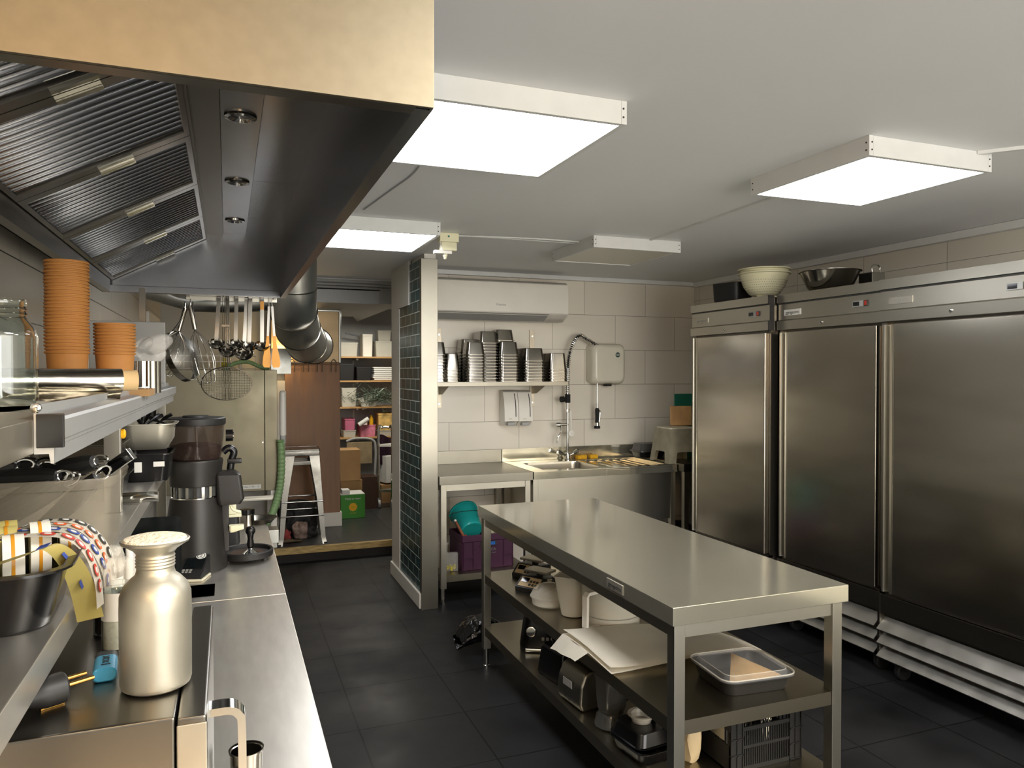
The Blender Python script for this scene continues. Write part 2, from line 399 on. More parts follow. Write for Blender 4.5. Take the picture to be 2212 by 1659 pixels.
# ------------------------------------------------------------------ ceiling lamps
def ceiling_light(x0, x1, y0, y1, on, label, loc_z=2.292):
    cx, cy = (x0 + x1) / 2, (y0 + y1) / 2; a, b = (x1 - x0) / 2, (y1 - y0) / 2; h = HC - loc_z
    t = thing('ceiling_light', label, 'ceiling light', (cx, cy, loc_z), group='square ceiling light panels')
    f = BM(); w = .018
    for s in (-1, 1):
        box(f, s * a, s * (a - w), -b, b, 0, h, .0015); box(f, -a + w, a - w, s * b, s * (b - w), 0, h, .0015)
    box(f, -a + w, a - w, -b + w, b - w, .012, .03)
    obj('frame', f, 'frame_white', t)
    obj('diffuser', box(BM(), -a + w, a - w, -b + w, b - w, .004, .0115), 'diffuser' if on else 'diffuser_off', t)
    for sx in (-1, 1):
        for z in (.02, .045):
            s = BM(); cyl(s, (sx * (a - .012), -b - .0015, z), (sx * (a - .012), -b + .002, z), .003, 8); obj('screw', s, 'ink', t)
            s = BM(); cyl(s, (-a - .0015, sx * (b - .012), z), (-a + .002, sx * (b - .012), z), .003, 8); obj('screw', s, 'ink', t)
    return t
ceiling_light(.49, 1.09, 1.90, 2.535, True, 'large lit ceiling panel right beside the end of the extractor hood')
ceiling_light(.49, 1.05, 3.77, 4.37, True, 'lit ceiling panel in front of the green tiled partition')
ceiling_light(1.99, 2.57, 1.875, 2.47, True, 'lit ceiling panel nearest the tall fridges')
ceiling_light(1.965, 2.55, 3.80, 4.39, False, 'unlit ceiling panel before the wall air conditioner')

# cables and trunking on the ceiling
def cable(name, pts, r, m, label, cat='cable', sq=None):
    b = BM(); tube(b, pts, r, 6, sq=sq); return tag(obj(name, b, m), label, cat)
cable('ceiling_cable', smooth([(1.23, 4.06, 2.352), (1.45, 4.02, 2.353), (1.75, 3.98, 2.352), (2.02, 4.0, 2.353)], 5), .0045, 'frame_white', 'white cable sagging across the ceiling from the junction box to the unlit panel')
cable('ceiling_cable', smooth([(1.23, 4.075, 2.354), (1.5, 4.06, 2.355), (1.97, 4.05, 2.354)], 5), .003, 'frame_white', 'thin second white cable behind the sagging one on the ceiling')
cable('cable_trunking', [(2.34, 3.80, 2.356), (2.27, 2.47, 2.356)], .004, 'frame_white', 'straight white trunking between the unlit panel and the lit panel by the fridges', 'trunking', (.014, .008))
cable('cable_trunking', [(2.50, 1.88, 2.354), (2.9, 1.45, 2.354)], .004, 'frame_white', 'straight white trunking leaving the lit panel towards the right wall', 'trunking', (.02, .012))
cable('ceiling_cable', smooth([(.66, 2.55, 2.357), (.69, 2.85, 2.356), (.66, 3.2, 2.357), (.62, 3.6, 2.357)], 6), .003, 'paint_grey', 'grey wire curving over the ceiling behind the large lit panel')
t = thing('junction_box', 'cream junction box with a sensor arm on the ceiling over the partition', 'junction box', (1.175, 4.06, 2.36))
b = BM(); box(b, -.055, .055, -.03, .03, -.05, 0, .003); obj('cover', b, 'cream_plastic', t)
b = BM(); box(b, -.045, .045, -.025, .025, -.098, -.05, .004); obj('lower_cover', b, 'cream_plastic', t)
b = BM(); box(b, -.085, .015, -.03, .01, -.118, -.099, .003); obj('sensor_head', b, 'plastic_white', t)
b = BM(); lathe(b, [(.013, -.118), (.013, -.130), (.009, -.135), (.008, -.145), (.003, -.149)], (-.02, -.01, 0), 16, cap0=True, cap1=True); obj('sensor_tip', b, 'cream_plastic', t)
b = BM(); tube(b, smooth([(-.05, 0, -.012), (-.09, 0, -.03), (-.115, -.02, -.045)], 4), .006); tube(b, smooth([(-.05, -.01, -.04), (-.045, -.02, -.08), (-.035, -.02, -.10)], 4), .005); obj('arm', b, 'plastic_white', t)
cyl(b := BM(), (-.005, -.031, -.02), (-.005, -.028, -.02), .006, 12); obj('screw', b, 'teal_dark', t)

# ------------------------------------------------------------------ extractor hood (front fascia at y=.9, right side at x=.243)
HX0, HX1, HY0, HY1, HZ = -.47, .243, .90, 3.42, 1.90
t = thing('extractor_hood', 'long stainless extractor hood with baffle filters above the left worktop', 'extractor hood', (HX0, HY0, HZ))
o_ = Vector((HX0, HY0, HZ))
def L(x, y, z): return (x - HX0, y - HY0, z - HZ)
b = BM(); box(b, *[c for i in range(3) for c in ((L(HX0, 0, 0)[0], L(HX1, 0, 0)[0]) if i == 0 else (0, .006) if i == 1 else (0, HC - HZ))], .001); obj('front_fascia', b, 'steel_fascia', t)
W = HX1 - HX0; D = HY1 - HY0; HH = HC - HZ
b = BM(); box(b, W - .004, W, .006, D, 0, HH); box(b, W - .022, W - .004, .012, D - .006, 0, .004); obj('side_fascia', b, 'steel_hood', t)
b = BM(); box(b, 0, W - .004, D - .004, D, .0, HH); box(b, 0, W - .022, D - .035, D - .004, 0, .028, .002); obj('end_fascia', b, 'steel_hood', t)
b = BM(); box(b, 0, .004, .006, D - .004, 0, HH); prism(b, [(.0, .0), (.032, .0), (.032, .056), (.024, .056), (.024, .01), (0, .01)], 'y', .006, D - .035); obj('grease_channel', b, 'steel_dark', t)
b = BM(); box(b, .06, W - .022, .0065, .03, 0, .004); obj('front_lip', b, 'steel_dark', t)
# flat roof inside, in two welded sheets
for y0, y1 in ((.006, 1.86), (1.864, D - .004)):
    b = BM(); box(b, .552, W - .004, y0, y1, .345, .349); obj('roof_sheet', b, 'steel_hood', t)
b = BM(); box(b, .392, .458, .03, D - .004, .258, .27); box(b, .386, .392, .03, D - .004, .25, .30); obj('gap_panel', b, 'steel_dark', t)
ls = obj('light_box', box(BM(), .458, .55, .006, D - .004, .27, .345, .002), 'steel_hood', t)
for y in (1.85, 2.48, 3.11):
    c = (.503, y - HY0, .268)
    b = BM(); lathe(b, [(.037, .0021), (.036, -.003), (.028, -.005), (.024, -.001), (.022, .0021)], c, 28, cap0=True, cap1=True); s = obj('spotlight', b, 'chrome', ls)
# baffle filters on the slope
fa, fb = (-.44, 1.96), (-.085, 2.15)
sl = Vector((fb[0] - fa[0], 0, fb[1] - fa[1])); SLN = sl.length; su = sl.normalized(); sn = Vector((su.z, 0, -su.x))
edges = [HY0 + .01, 1.45, 1.94, 2.43, 2.92, 3.405]
for i in range(5):
    y0, y1 = edges[i] + .002, edges[i + 1] - .002
    f = BM(); o3 = Vector((fa[0] - HX0, 0, fa[1] - HZ))
    def Q(u, y, n): return o3 + su * u + sn * n + Vector((0, y, 0))
    def slab(bm, u0, u1, ya, yb, n0, n1):
        loft(bm, [[Q(u0, ya - HY0 + HY0, n0), Q(u0, yb, n0), Q(u0, yb, n1), Q(u0, ya, n1)], [Q(u1, ya, n0), Q(u1, yb, n0), Q(u1, yb, n1), Q(u1, ya, n1)]])
    fr = BM(); e = .034
    for ya, yb in ((y0 - HY0, y0 - HY0 + e), (y1 - HY0 - e, y1 - HY0)):
        slab(fr, 0, SLN, ya, yb, 0, .012)
    slab(fr, 0, .012, y0 - HY0 + e, y1 - HY0 - e, 0, .012); slab(fr, SLN - .012, SLN, y0 - HY0 + e, y1 - HY0 - e, 0, .012)
    ff = obj('baffle_filter', fr, 'steel_dark', t)
    bf = BM(); ya, yb = y0 - HY0 + e, y1 - HY0 - e; n = 13; p = (yb - ya) / n
    for k in range(n):
        c = ya + (k + .5) * p; prof = [(c + p * .34 * math.cos(a), -.004 + .011 * math.sin(a)) for a in [PI * q / 6 for q in range(7)]]
        A = [Q(.012, y, n_) for y, n_ in prof]; B_ = [Q(SLN - .012, y, n_) for y, n_ in prof]; loft(bf, [A, B_])
    obj('baffles', bf, 'steel_hood', ff); bk = BM(); slab(bk, .012, SLN - .012, ya, yb, -.003, .0005); obj('gap_shade_plate', bk, 'ink', ff)  # dark plate added to give the gaps between ridges their shade
    for yc in (y0 - HY0 + .024, y1 - HY0 - .024):
        h = BM(); slab(h, .185, .265, yc - .006 , yc + .014, .0121, .014); slab(h, .185, .265, yc - .016, yc - .006, .0121, .02)
        for u in (.197, .253):
            q = Q(u, yc + .006, .014); cyl(h, q, q + sn * .003, .0035, 8)
        obj('handle', h, 'steel_top', ff)
b = BM(); o3 = Vector(L(fb[0], 0, fb[1])); box(b, o3.x - .002, o3.x + .012, .01, D - .006, o3.z - .006, o3.z + .02); obj('filter_rail', b, 'steel_dark', t)

# ------------------------------------------------------------------ fridges: front faces -x
def fridge(x, y0, y1, label, badge, sw, zt=2.045, far_gap=.012):
    """local: x into the cabinet, y from -w/2 (near) to w/2 (far)"""
    w = (y1 - y0); a = w / 2; dpt = XR - x - .03
    t = thing('upright_fridge', label, 'fridge', (x, (y0 + y1) / 2, 0), group='tall steel fridges along the right wall')
    b = BM(); box(b, .035, dpt, -a, a, .125, zt - .01, .002)
    box(b, 0.012, .036, -a, -a + .014, .44, 1.83); box(b, .012, .036, a - .03, a, .44, 1.83); box(b, 0.012, .036, -a, a, .44, .452)
    obj('cabinet', b, 'steel_dark', t)
    # header: stepped profile (x,z)
    pr = [(.035, 1.832), (-.012, 1.832), (-.014, 1.885), (.0, 1.893), (.0, 1.985), (-.004, 1.986), (-.004, 1.993), (-.014, 1.995), (-.014, zt), (.035, zt)]
    b = BM(); loft(b, [[(px, -a, pz) for px, pz in pr], [(px, a, pz) for px, pz in pr]]); hd = obj('header', b, 'steel', t, ang=20)
    b = BM(); loft(b, [[(px, y_, pz) for px, pz in pr] for y_ in (-a - .0015, -a - .0002)]); obj('header_dark_sheet', b, 'plastic_matte', hd)  # thin dark sheet added to put the gap's shade on the near end
    obj('shadow_strip', box(BM(), -.0045, .0, -a + .001, a - .001, 1.986, 1.9935), 'ink', hd)  # dark strip: shade under the top step, put in as colour
    bp = obj('badge', box(BM(), -.0035, 0, a - .19, a - .05, 1.916, 1.951, .001), badge[0], hd)
    text('lettering', badge[1], .027, badge[2], bp, (-.0038, a - .12, 1.933), (PI / 2, 0, -PI / 2))
    dc = -a + .155
    ds = obj('thermostat', box(BM(), -.006, 0, dc - .036, dc + .036, 1.924, 1.956, .002), 'plastic_grey', hd)
    obj('display', box(BM(), -.0075, -.006, dc - .012, dc + .03, 1.929, 1.951, .0005), 'screen', ds)
    s = obj('power_switch', box(BM(), -.007, 0, dc - .066, dc - .043, 1.925, 1.956, .0015), 'ink', hd)
    obj('rocker', box(BM(), -.010, -.007, dc - .062, dc - .047, 1.929, 1.952, .001), sw, s)
    b = BM(); lathe(b, [(.009, 0), (.009, .004), (.006, .006)], seg=18, cap1=True, M=Matrix.Rotation(-PI / 2, 4, 'Y')); bmesh.ops.translate(b, verts=b.verts, vec=(-.013, .02, 1.858)); lk = obj('lock', b, 'chrome', hd)
    obj('keyhole', box(BM(), -.0205, -.0188, .018, .022, 1.854, 1.862), 'ink', lk)
    # door with a recessed full-height grip on its far edge
    b = BM(); d0, d1 = -a + .016, a - .032
    box(b, -.022, .034, d0, d1 - .062, .458, 1.818, .006, 3)
    ob = obj('door', b, 'steel_door', t)
    b = BM(); pr = [(-.022, d1 - .061), (-.018, d1 - .045), (.004, d1 - .042), (.008, d1 - .018), (-.008, d1 - .014), (-.02, d1 - .010), (-.02, d1), (.03, d1), (.03, d1 - .061)]
    prism(b, pr, 'z', .458, 1.815); obj('grip_channel', b, 'steel', ob, ang=25)
    obj('door_gasket', box(BM(), .0, .034, d1 + .002, a - .031 + .0, .47, 1.80), 'rubber', ob)
    # lower grille
    b = BM(); box(b, -.004, .03, -a + .012, a - .012, .345, .438, .002)
    for y in (-a, a - .012): box(b, -.006, .034, y, y + .012, .115, .44, .001)
    g = obj('grille_panel', b, 'steel_dark', t)
    for z in (.275, .205, .135):
        b = BM(); prism(b, [(-.030, z - .012), (-.028, z - .016), (.03, z + .038), (.03, z + .044)], 'y', -a + .013, a - .013); obj('louvre', b, 'louvre', g)
    for sy in (-1, 1):
        for cx in (.08, dpt - .08):
            b = BM(); box(b, cx - .02, cx + .02, sy * (a - .07) - .03, sy * (a - .07) + .03, .118, .125)
            box(b, cx - .022, cx + .022, sy * (a - .07) - .022, sy * (a - .07) - .018, .05, .12); box(b, cx - .022, cx + .022, sy * (a - .07) + .018, sy * (a - .07) + .022, .05, .12)
            cs = obj('caster', b, 'steel_dark', t)
            b = BM(); lathe(b, [(.012, -.016), (.042, -.016), (.047, -.01), (.047, .01), (.042, .016), (.012, .016)], seg=24, M=Matrix.Rotation(PI / 2, 4, 'X'), cap0=True, cap1=True)
            bmesh.ops.translate(b, verts=b.verts, vec=(cx + .01, sy * (a - .07), .047)); obj('wheel', b, 'rubber', cs)
    return t
FR1 = fridge(3.09, 3.655, 4.46, 'narrow-looking steel fridge farthest back, with a black box and colanders on it', ('label_steel', 'ggmgastro', 'ink_grey'), 'red_switch')
FR2 = fridge(3.15, 2.878, 3.645, 'middle steel fridge with a bright white badge and a metal bowl on top', ('label_white', 'ggmgastro', 'ink'), 'red_switch')
FR3 = fridge(3.13, 2.02, 2.868, 'nearest steel fridge at the right, its badge worn pale', ('label_steel', '  mgastro', 'ink_grey'), 'red_switch')

# ------------------------------------------------------------------ island worktable
TX0, TX1, TY0, TY1, TZ = 1.255, 1.945, 1.905, 3.765, .86
def worktable(name, label, x0, x1, y0, y1, z, shelves, th=.058, leg=.04, back=0, foot_h=.1, apron=.045, shelf_th=.045, top_m='steel_top', rails=True, shelf_m='steel_shelf'):
    t = thing(name, label, 'table', (x0, y0, 0)); w, d = x1 - x0, y1 - y0
    b = BM(); box(b, 0, w, 0, d, z - th, z, .0025, 2)
    if back: box(b, 0, w, d - .015, d, z, z + back, .002)
    obj('tabletop', b, top_m, t)
    i = .014
    if rails:
        for X0, X1, Y0, Y1 in ((i + leg, w - i - leg, i + .006, i + .03), (i + leg, w - i - leg, d - i - .03, d - i - .006), (i + .006, i + .03, i + leg, d - i - leg), (w - i - .03, w - i - .006, i + leg, d - i - leg)):
            obj('apron', box(BM(), X0, X1, Y0, Y1, z - th - apron, z - th), 'steel', t)
    for X in (i, w - i - leg):
        for Y in (i, d - i - leg):
            l = obj('leg', box(BM(), X, X + leg, Y, Y + leg, foot_h, z - th, .002), 'steel', t)
            obj('foot', lathe(BM(), [(.014, foot_h + .02), (.014, .012), (.017, .010), (.017, 0)], (X + leg / 2, Y + leg / 2, 0), 20, cap0=True, cap1=True), 'chrome', l)
    for zs in shelves:
        b = BM(); e0, e1 = i + .004, i + leg + .001
        prism(b, [(e1, e0), (w - e1, e0), (w - e1, e1), (w - e0, e1), (w - e0, d - e1), (w - e1, d - e1), (w - e1, d - e0), (e1, d - e0), (e1, d - e1), (e0, d - e1), (e0, e1), (e1, e1)], 'z', zs - shelf_th, zs)
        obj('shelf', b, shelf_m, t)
    return t
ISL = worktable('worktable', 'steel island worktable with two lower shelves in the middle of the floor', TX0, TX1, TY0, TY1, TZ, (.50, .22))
bp = obj('badge', box(BM(), -.003, 0, .30, .415, .812, .846, .001), 'label_steel', ISL)
text('lettering', 'ggmgastro', .022, 'ink', bp, (-.0034, .357, .829), (PI / 2, 0, -PI / 2))

# ------------------------------------------------------------------ sink corner
LT = worktable('side_worktable', 'steel worktable with a low shelf between the partition and the sink', 1.335, 2.02, 4.83, 5.49, .87, (.19,), back=.10, top_m='steel_mid')
SX0, SX1, SY0, SY1 = 2.026, 3.215, 4.83, 5.49
t = thing('sink_unit', 'steel sink unit with drainer and deep front apron under the spray tap', 'sink', (SX0, SY0, 0)); w, d = SX1 - SX0, SY1 - SY0; z = .87
b = BM(); bx0, bx1, by0, by1 = .11, .58, .09, .50; th = .055
box(b, 0, bx0, 0, d, z - th, z, .002); box(b, bx0, bx1, 0, by0, z - th, z, .002); box(b, bx0, bx1, by1, d, z - th, z, .002)
box(b, bx1, w, 0, d, z - th, z - .012, .002)
for q in ((bx1, w, 0, .06), (bx1, w, .56, d), (bx1, bx1 + .03, .06, .56), (w - .06, w, .06, .56)): box(b, *q, z - .012, z, .002)
for k in range(7): box(b, bx1 + .06 + k * .07, bx1 + .066 + k * .07, .09, .53, z - .012, z - .007)
box(b, 0, w, d - .015, d, z, z + .10, .002); obj('sink_top', b, 'steel_top', t)
b = BM(); c = ((bx0 + bx1) / 2, (by0 + by1) / 2); ww, dd = bx1 - bx0, by1 - by0
loft(b, [rr(ww, dd, .05, z - .001, 6, *c), rr(ww - .01, dd - .01, .05, z - .02, 6, *c), rr(ww - .03, dd - .03, .05, z - .22, 6, *c), rr(ww - .12, dd - .12, .04, z - .25, 6, *c)], cap0=False)
obj('basin', b, 'steel', t)
obj('front_apron', box(BM(), .04, w - .05, .02, .024, .46, z - th), 'steel', t)
obj('side_apron', box(BM(), .03, .034, .03, d - .03, .46, z - th), 'steel', t)
for X in (.0, w - .045):
    for Y in (.014, d - .06):
        l = obj('leg', box(BM(), X, X + .04, Y, Y + .04, .1, z - th, .002), 'steel', t)
        obj('foot', lathe(BM(), [(.014, .12), (.014, .012), (.017, .01), (.017, 0)], (X + .02, Y + .02, 0), 20, cap0=True, cap1=True), 'chrome', l)
RT = worktable('corner_worktable', 'narrow dark steel counter behind the farthest fridge, carrying the step stool', 3.222, 3.80, 4.75, 5.49, .88, (), back=.10, top_m='steel_dark')
# ------------------------------------------------------------------ sink corner: wall things
t = thing('air_conditioner', 'white split air conditioner on the back wall over the pan shelf', 'air conditioner', (1.32, 5.49, 1.975))
W = 1.185
b = BM(); pr = [(0, .0), (0, .305), (-.17, .305), (-.20, .285), (-.215, .23), (-.215, .06), (-.20, .045), (-.11, .0)]
loft(b, [[(x, py, pz) for py, pz in pr] for x in (0.0, .006, W - .006, W)]); obj('casing', b, 'plastic_white', t)
b = BM(); loft(b, [[(x, py, pz) for py, pz in [(-.2152, .062), (-.2152, .225), (-.203, .282), (-.206, .284), (-.2185, .228), (-.2185, .062)]] for x in (.004, W - .004)]); fp = obj('front_panel', b, 'plastic_white', t)
text('lettering', 'Hisense', .026, 'ink_grey', fp, (.62, -.219, .115), (PI / 2, 0, 0))
b = BM(); prism(b, [(-.198, .040), (-.192, .046), (-.118, .006), (-.124, .0)], 'x', .03, W - .17); fl = obj('air_flap', b, 'plastic_grey', t)
b = BM(); box(b, .02, W - .16, -.206, -.2, .0475, .0555, M=None); obj('outlet_slot', b, 'ink', t)
obj('indicator', box(BM(), W - .1, W - .075, -.1505, -.149, .020, .024), 'ink', t)
b = BM()
for k in range(10): box(b, .05 + k * .112, .15 + k * .112, -.16, -.06, .3045, .3065)
obj('top_grille', b, 'plastic_grey', t)

t = thing('hand_dryer', 'cream hand dryer with a round green sticker on the tiled wall', 'hand dryer', (2.925, 5.498, 1.485))
w, h = .31, .325
def fr_(y, ww, z0, z1, r): # loop in x,z plane
    return [(x, y, z) for x, z, _ in rr(ww, z1 - z0, r, 0, 6, 0, (z0 + z1) / 2)]
b = BM(); loft(b, [fr_(0, w, .0, h, .04), fr_(-.09, w, -.005, h, .05), fr_(-.125, w - .03, .01, h - .015, .05), fr_(-.135, w - .08, .03, h - .04, .04)]); obj('casing', b, 'dryer_cream', t, ang=50)
b = BM(); lathe(b, [(.036, -.008), (.034, -.02), (.028, -.022)], (.01, -.07, 0), 24, cap0=True, cap1=True); obj('nozzle', b, 'rubber', t)
b = BM(); lathe(b, [(.021, 0), (.021, .002)], seg=28, M=Matrix.Rotation(PI / 2, 4, 'X'), cap0=True, cap1=True); bmesh.ops.translate(b, verts=b.verts, vec=(.07, -.134, .235)); st = obj('round_sticker', b, 'logo_green', t)
text('lettering', 'WORLD\nDRYER', .010, 'ink_white', st, (.07, -.1365, .235), (PI / 2, 0, 0))

sd = thing('soap_dispenser', 'left one of two white wall soap dispensers under the pan shelf', 'soap dispenser', (2.068, 5.498, 1.16), group='soap dispensers under the pan shelf')
pr = [(0, .0), (0, .275), (-.05, .277), (-.08, .262), (-.105, .2), (-.118, .12), (-.122, .035), (-.095, .028), (-.06, .0)]
b = BM(); loft(b, [[(x, py, pz) for py, pz in pr] for x in (-.058, .058)]); obj('casing', b, 'plastic_white', sd)
b = BM(); pp = [(-.086, .25), (-.107, .2), (-.119, .14), (-.1225, .07)]
tube(b, [(.035, y - .001, z) for y, z in pp], .003, 6); obj('level_window', b, 'ink', sd)
b = BM(); box(b, -.03, .03, -.118, -.06, .0, .027, .004); obj('push_lever', b, 'plastic_grey', sd)
text('lettering', 'euro', .014, 'ink_grey', sd, (-.01, -.1225, .055), (PI / 2 - .05, 0, 0))
dup(sd, (2.188, 5.498, 1.158), label='right one of two white wall soap dispensers, next to the shelf bracket')

# wall shelf with brackets
t = thing('wall_shelf', 'steel wall shelf with brackets carrying the stacks of upturned pans', 'shelf', (1.34, 5.2, 1.505))
b = BM(); box(b, 0, 1.132, 0, .3, -.032, 0, .002); obj('shelf_board', b, 'steel_mid', t)
for x in (.175, .945):
    b = BM(); box(b, x - .019, x + .019, .287, .298, -.20, .41, .001); prism(b, [(.03, -.033), (.285, -.033), (.285, -.10), (.20, -.095)], 'x', x + .0, x + .004)
    br = obj('bracket', b, 'steel_worn', t)
    for z in (.36, -.17):
        b = BM(); lathe(b, [(.010, 0), (.008, .004)], seg=16, cap1=True, M=Matrix.Rotation(PI / 2, 4, 'X')); bmesh.ops.translate(b, verts=b.verts, vec=(x, .287, z)); obj('bolt', b, 'chrome', br)

# upturned pans: each pan its own thing
def pan_mesh(w, d, h, nm):
    b = BM(); L_ = pan_loops(w, d, h, .028, .012, .0115, .0012, 5)
    loft(b, [[(x, y, -z) for x, y, z in lp] for lp in L_], True, True)
    return b
def pan_stack(cx, cy, z0, w, d, h, n, pitch, desc, rz=0., wob=.0012):
    first = None
    for k in range(n):
        zz = z0 + h + k * pitch; dx, dy, a = random.uniform(-wob, wob), random.uniform(-wob, wob), rz + random.uniform(-.006, .006)
        what = 'topmost' if k == n - 1 else ('lowest' if k == 0 else ORD[n - k] + ' from the top')
        lab = 'steel pan, %s %s' % (what, desc)
        if first is None:
            b = pan_mesh(w, d, h, 'pan'); first = obj('steel_pan', b, 'pan_steel'); tag(first, lab, 'pan', 'upturned steel pans on the wall shelf'); o = first
        else: o = dup(first, label=lab)
        o.location = (cx + dx, cy + dy, zz); o.rotation_euler = (0, 0, a)
zs = 1.5055
def sx(px, y=5.26): return P(px, 800, y=y).x
pan_stack(sx(943), 5.34, zs, .13, .24, .095, 9, .0245, 'in the half-hidden stack by the partition')
pan_stack(sx(976), 5.32, zs, .115, .17, .125, 5, .021, 'in the smallest stack near the partition')
pan_stack(sx(1013, 5.4), 5.41, zs, .16, .15, .10, 10, .0245, 'in the rear stack behind the small one')
pan_stack(sx(1024), 5.275, zs, .145, .14, .095, 10, .0222, 'in the front stack left of the tallest')
pan_stack(sx(1057), 5.36, zs, .145, .22, .09, 14, .0222, 'in the tallest stack')
pan_stack(sx(1096), 5.33, zs, .155, .24, .10, 10, .0222, 'in the stack right of the tallest')
pan_stack(sx(1096), 5.38, zs + .30, .15, .16, .085, 2, .012, 'on top of the stack right of the tallest')
pan_stack(sx(1150), 5.34, zs, .165, .27, .10, 8, .0222, 'in the wide stack beside the shelf-end stack')
pan_stack(sx(1202), 5.34, zs, .15, .25, .13, 5, .0222, 'in the stack at the right shelf end')

# pre-rinse spray tap
fx, fy = P(1226, 985, y=5.40).x, 5.40
t = thing('spray_tap', 'tall chrome pre-rinse tap with a coiled spring arc over the sink', 'tap', (fx, fy, .871))
b = BM(); lathe(b, [(.028, 0), (.028, .006), (.02, .012), (.018, .05), (.012, .06)], seg=24, cap0=True, cap1=True); cyl(b, (0, 0, .05), (0, 0, .74), .0105, 16)
for s in (-1, 1): cyl(b, (0, 0, .03), (s * .055, -.004, .055), .010, 12)
obj('riser', b, 'chrome', t)
for s in (-1, 1):
    b = BM(); cyl(b, (s * .05, -.004, .052), (s * .088, -.004, .07), .016, 6, .019)
    for k in range(4):
        a = PI / 4 + k * PI / 2; d_ = Vector((s * .2, math.cos(a), math.sin(a))).normalized(); p = Vector((s * .078, -.004, .066)); cyl(b, p, p + d_ * .024, .006, 8)
    obj('tap_handle', b, 'chrome', t)
zt = P(1260, 725, y=fy).z - .871; xr = P(1290, 750, y=fy).x - fx
arc = [(0, 0, .72), (.003, 0, .80)] + [(xr / 2 - xr / 2 * math.cos(PI * k / 12) + .006, 0, zt - .11 + .105 * math.sin(PI * k / 12)) for k in range(0, 12)] + [(xr, 0, zt - .09)]
arc = smooth([(0, 0, .55), (0, 0, .70), (.010, 0, .82), (.035, 0, .91), (.075, 0, zt - .02), (.118, 0, zt), (.16, 0, zt - .025), (xr - .012, 0, zt - .075), (xr, 0, zt - .11)], 10)
b = BM(); tube(b, arc, .0075, 8); obj('arc_hose', b, 'rubber', t)
# coil spring around the arc, from the lower clamp upward
path = smooth([(0, 0, .53), (0, 0, .62), (0, 0, .70), (.010, 0, .82), (.035, 0, .91), (.075, 0, zt - .02), (.118, 0, zt), (.16, 0, zt - .025), (xr - .012, 0, zt - .075)], 40)
ln = [0]
for p, q in zip(path, path[1:]): ln.append(ln[-1] + (q - p).length)
coil = []
for p, q, l in zip(path, path[1:], ln):
    tg = (q - p).normalized(); n1 = Vector((0, 1, 0)); n2 = tg.cross(n1); a = l / .0155 * 2 * PI
    coil.append(p + (n1 * math.cos(a) + n2 * math.sin(a)) * .0165)
b = BM(); tube(b, coil, .0032, 5); obj('spring', b, 'chrome', t)
b = BM(); box(b, -.018, .018, -.018, .018, .46, .53, .004); cyl(b, (0, 0, .49), (-.045, -.01, .49), .009, 10); obj('spring_clamp', b, 'rubber', t)
b = BM(); cyl(b, (-.04, -.01, .49), (-.066, -.012, .488), .024, 18); obj('clamp_knob', b, 'rubber', t)
b = BM(); lathe(b, [(.015, -.03), (.02, -.015), (.02, .015), (.015, .03)], seg=16, cap0=True, cap1=True, M=Matrix.Rotation(.6, 4, 'Y')); bmesh.ops.translate(b, verts=b.verts, vec=(xr - .004, 0, zt - .10)); obj('swivel', b, 'rubber', t)
zh = P(1290, 880, y=fy).z - .871
b = BM(); cyl(b, (xr, 0, zt - .12), (xr, 0, zh + .02), .0055, 12); cyl(b, (xr, 0, zh + .035), (xr, 0, zh - .01), .010, 14); obj('drop_pipe', b, 'chrome', t)
b = BM(); lathe(b, [(.013, zh - .005), (.017, zh - .02), (.015, zh - .09), (.017, zh - .125)], (xr, 0, 0), 18, cap0=True, cap1=True); sh = obj('spray_grip', b, 'rubber', t)
b = BM(); lathe(b, [(.016, zh - .125), (.017, zh - .15)], (xr, 0, 0), 18); obj('spray_collar', b, 'chrome', sh)
b = BM(); lathe(b, [(.02, zh - .150), (.026, zh - .158), (.026, zh - .172), (.022, zh - .174)], (xr, 0, 0), 20, cap0=True, cap1=True); obj('spray_rose', b, 'rubber', sh)
b = BM(); tube(b, smooth([(xr + .018, 0, zh - .02), (xr + .028, 0, zh - .04), (xr + .024, 0, zh - .08), (xr + .018, 0, zh - .12)], 5), .005, 8); obj('trigger', b, 'chrome', sh)
b = BM(); cyl(b, (0, 0, .285), (-.085, 0, .285), .011, 14); cyl(b, (-.07, 0, .285), (-.105, 0, .285), .02, 16, .018); box(b, -.012, .012, -.014, .014, .385, .41, .003)
obj('side_valve', b, 'chrome', t)
b = BM(); tube(b, smooth([(-.058, 0, .28), (-.056, 0, .235), (-.072, -.004, .205), (-.088, -.004, .185), (-.09, -.004, .135)], 5), .0085, 10); obj('side_spout', b, 'chrome', t)
t2 = thing('dish_brush', 'white long-handled brush hanging against the spray tap riser', 'brush', (fx + .017, fy - .022, 1.27))
b = BM(); tube(b, [(0, 0, 0), (.004, 0, -.16)], [.012, .008], 10); obj('handle', b, 'plastic_white', t2)
b = BM(); lathe(b, [(.005, -.008), (.026, -.006), (.026, .006), (.005, .008)], seg=20, M=Matrix.Rotation(PI / 2, 4, 'X'), cap0=True, cap1=True); bmesh.ops.translate(b, verts=b.verts, vec=(.006, 0, -.185)); obj('brush_head', b, 'plastic_white', t2)
for px, lab, a in ((1256, 'larger yellow sponge nearest the tap on the sink edge', .12), (1282, 'smaller yellow sponge farther from the tap on the sink edge', -.08)):
    p = P(px, 988, z=.8705); p.y = 5.425; p.x = P(px, 988, y=5.42).x; q = 1.2 if a > 0 else .95
    tag(obj('sponge', box(BM(), -.036 * q, .036 * q, -.024, .024, 0, .032, .005, 3), 'sponge', loc=(p.x, p.y, .8705), rot=(0, 0, a)), lab, 'sponge', 'sponges on the sink edge')

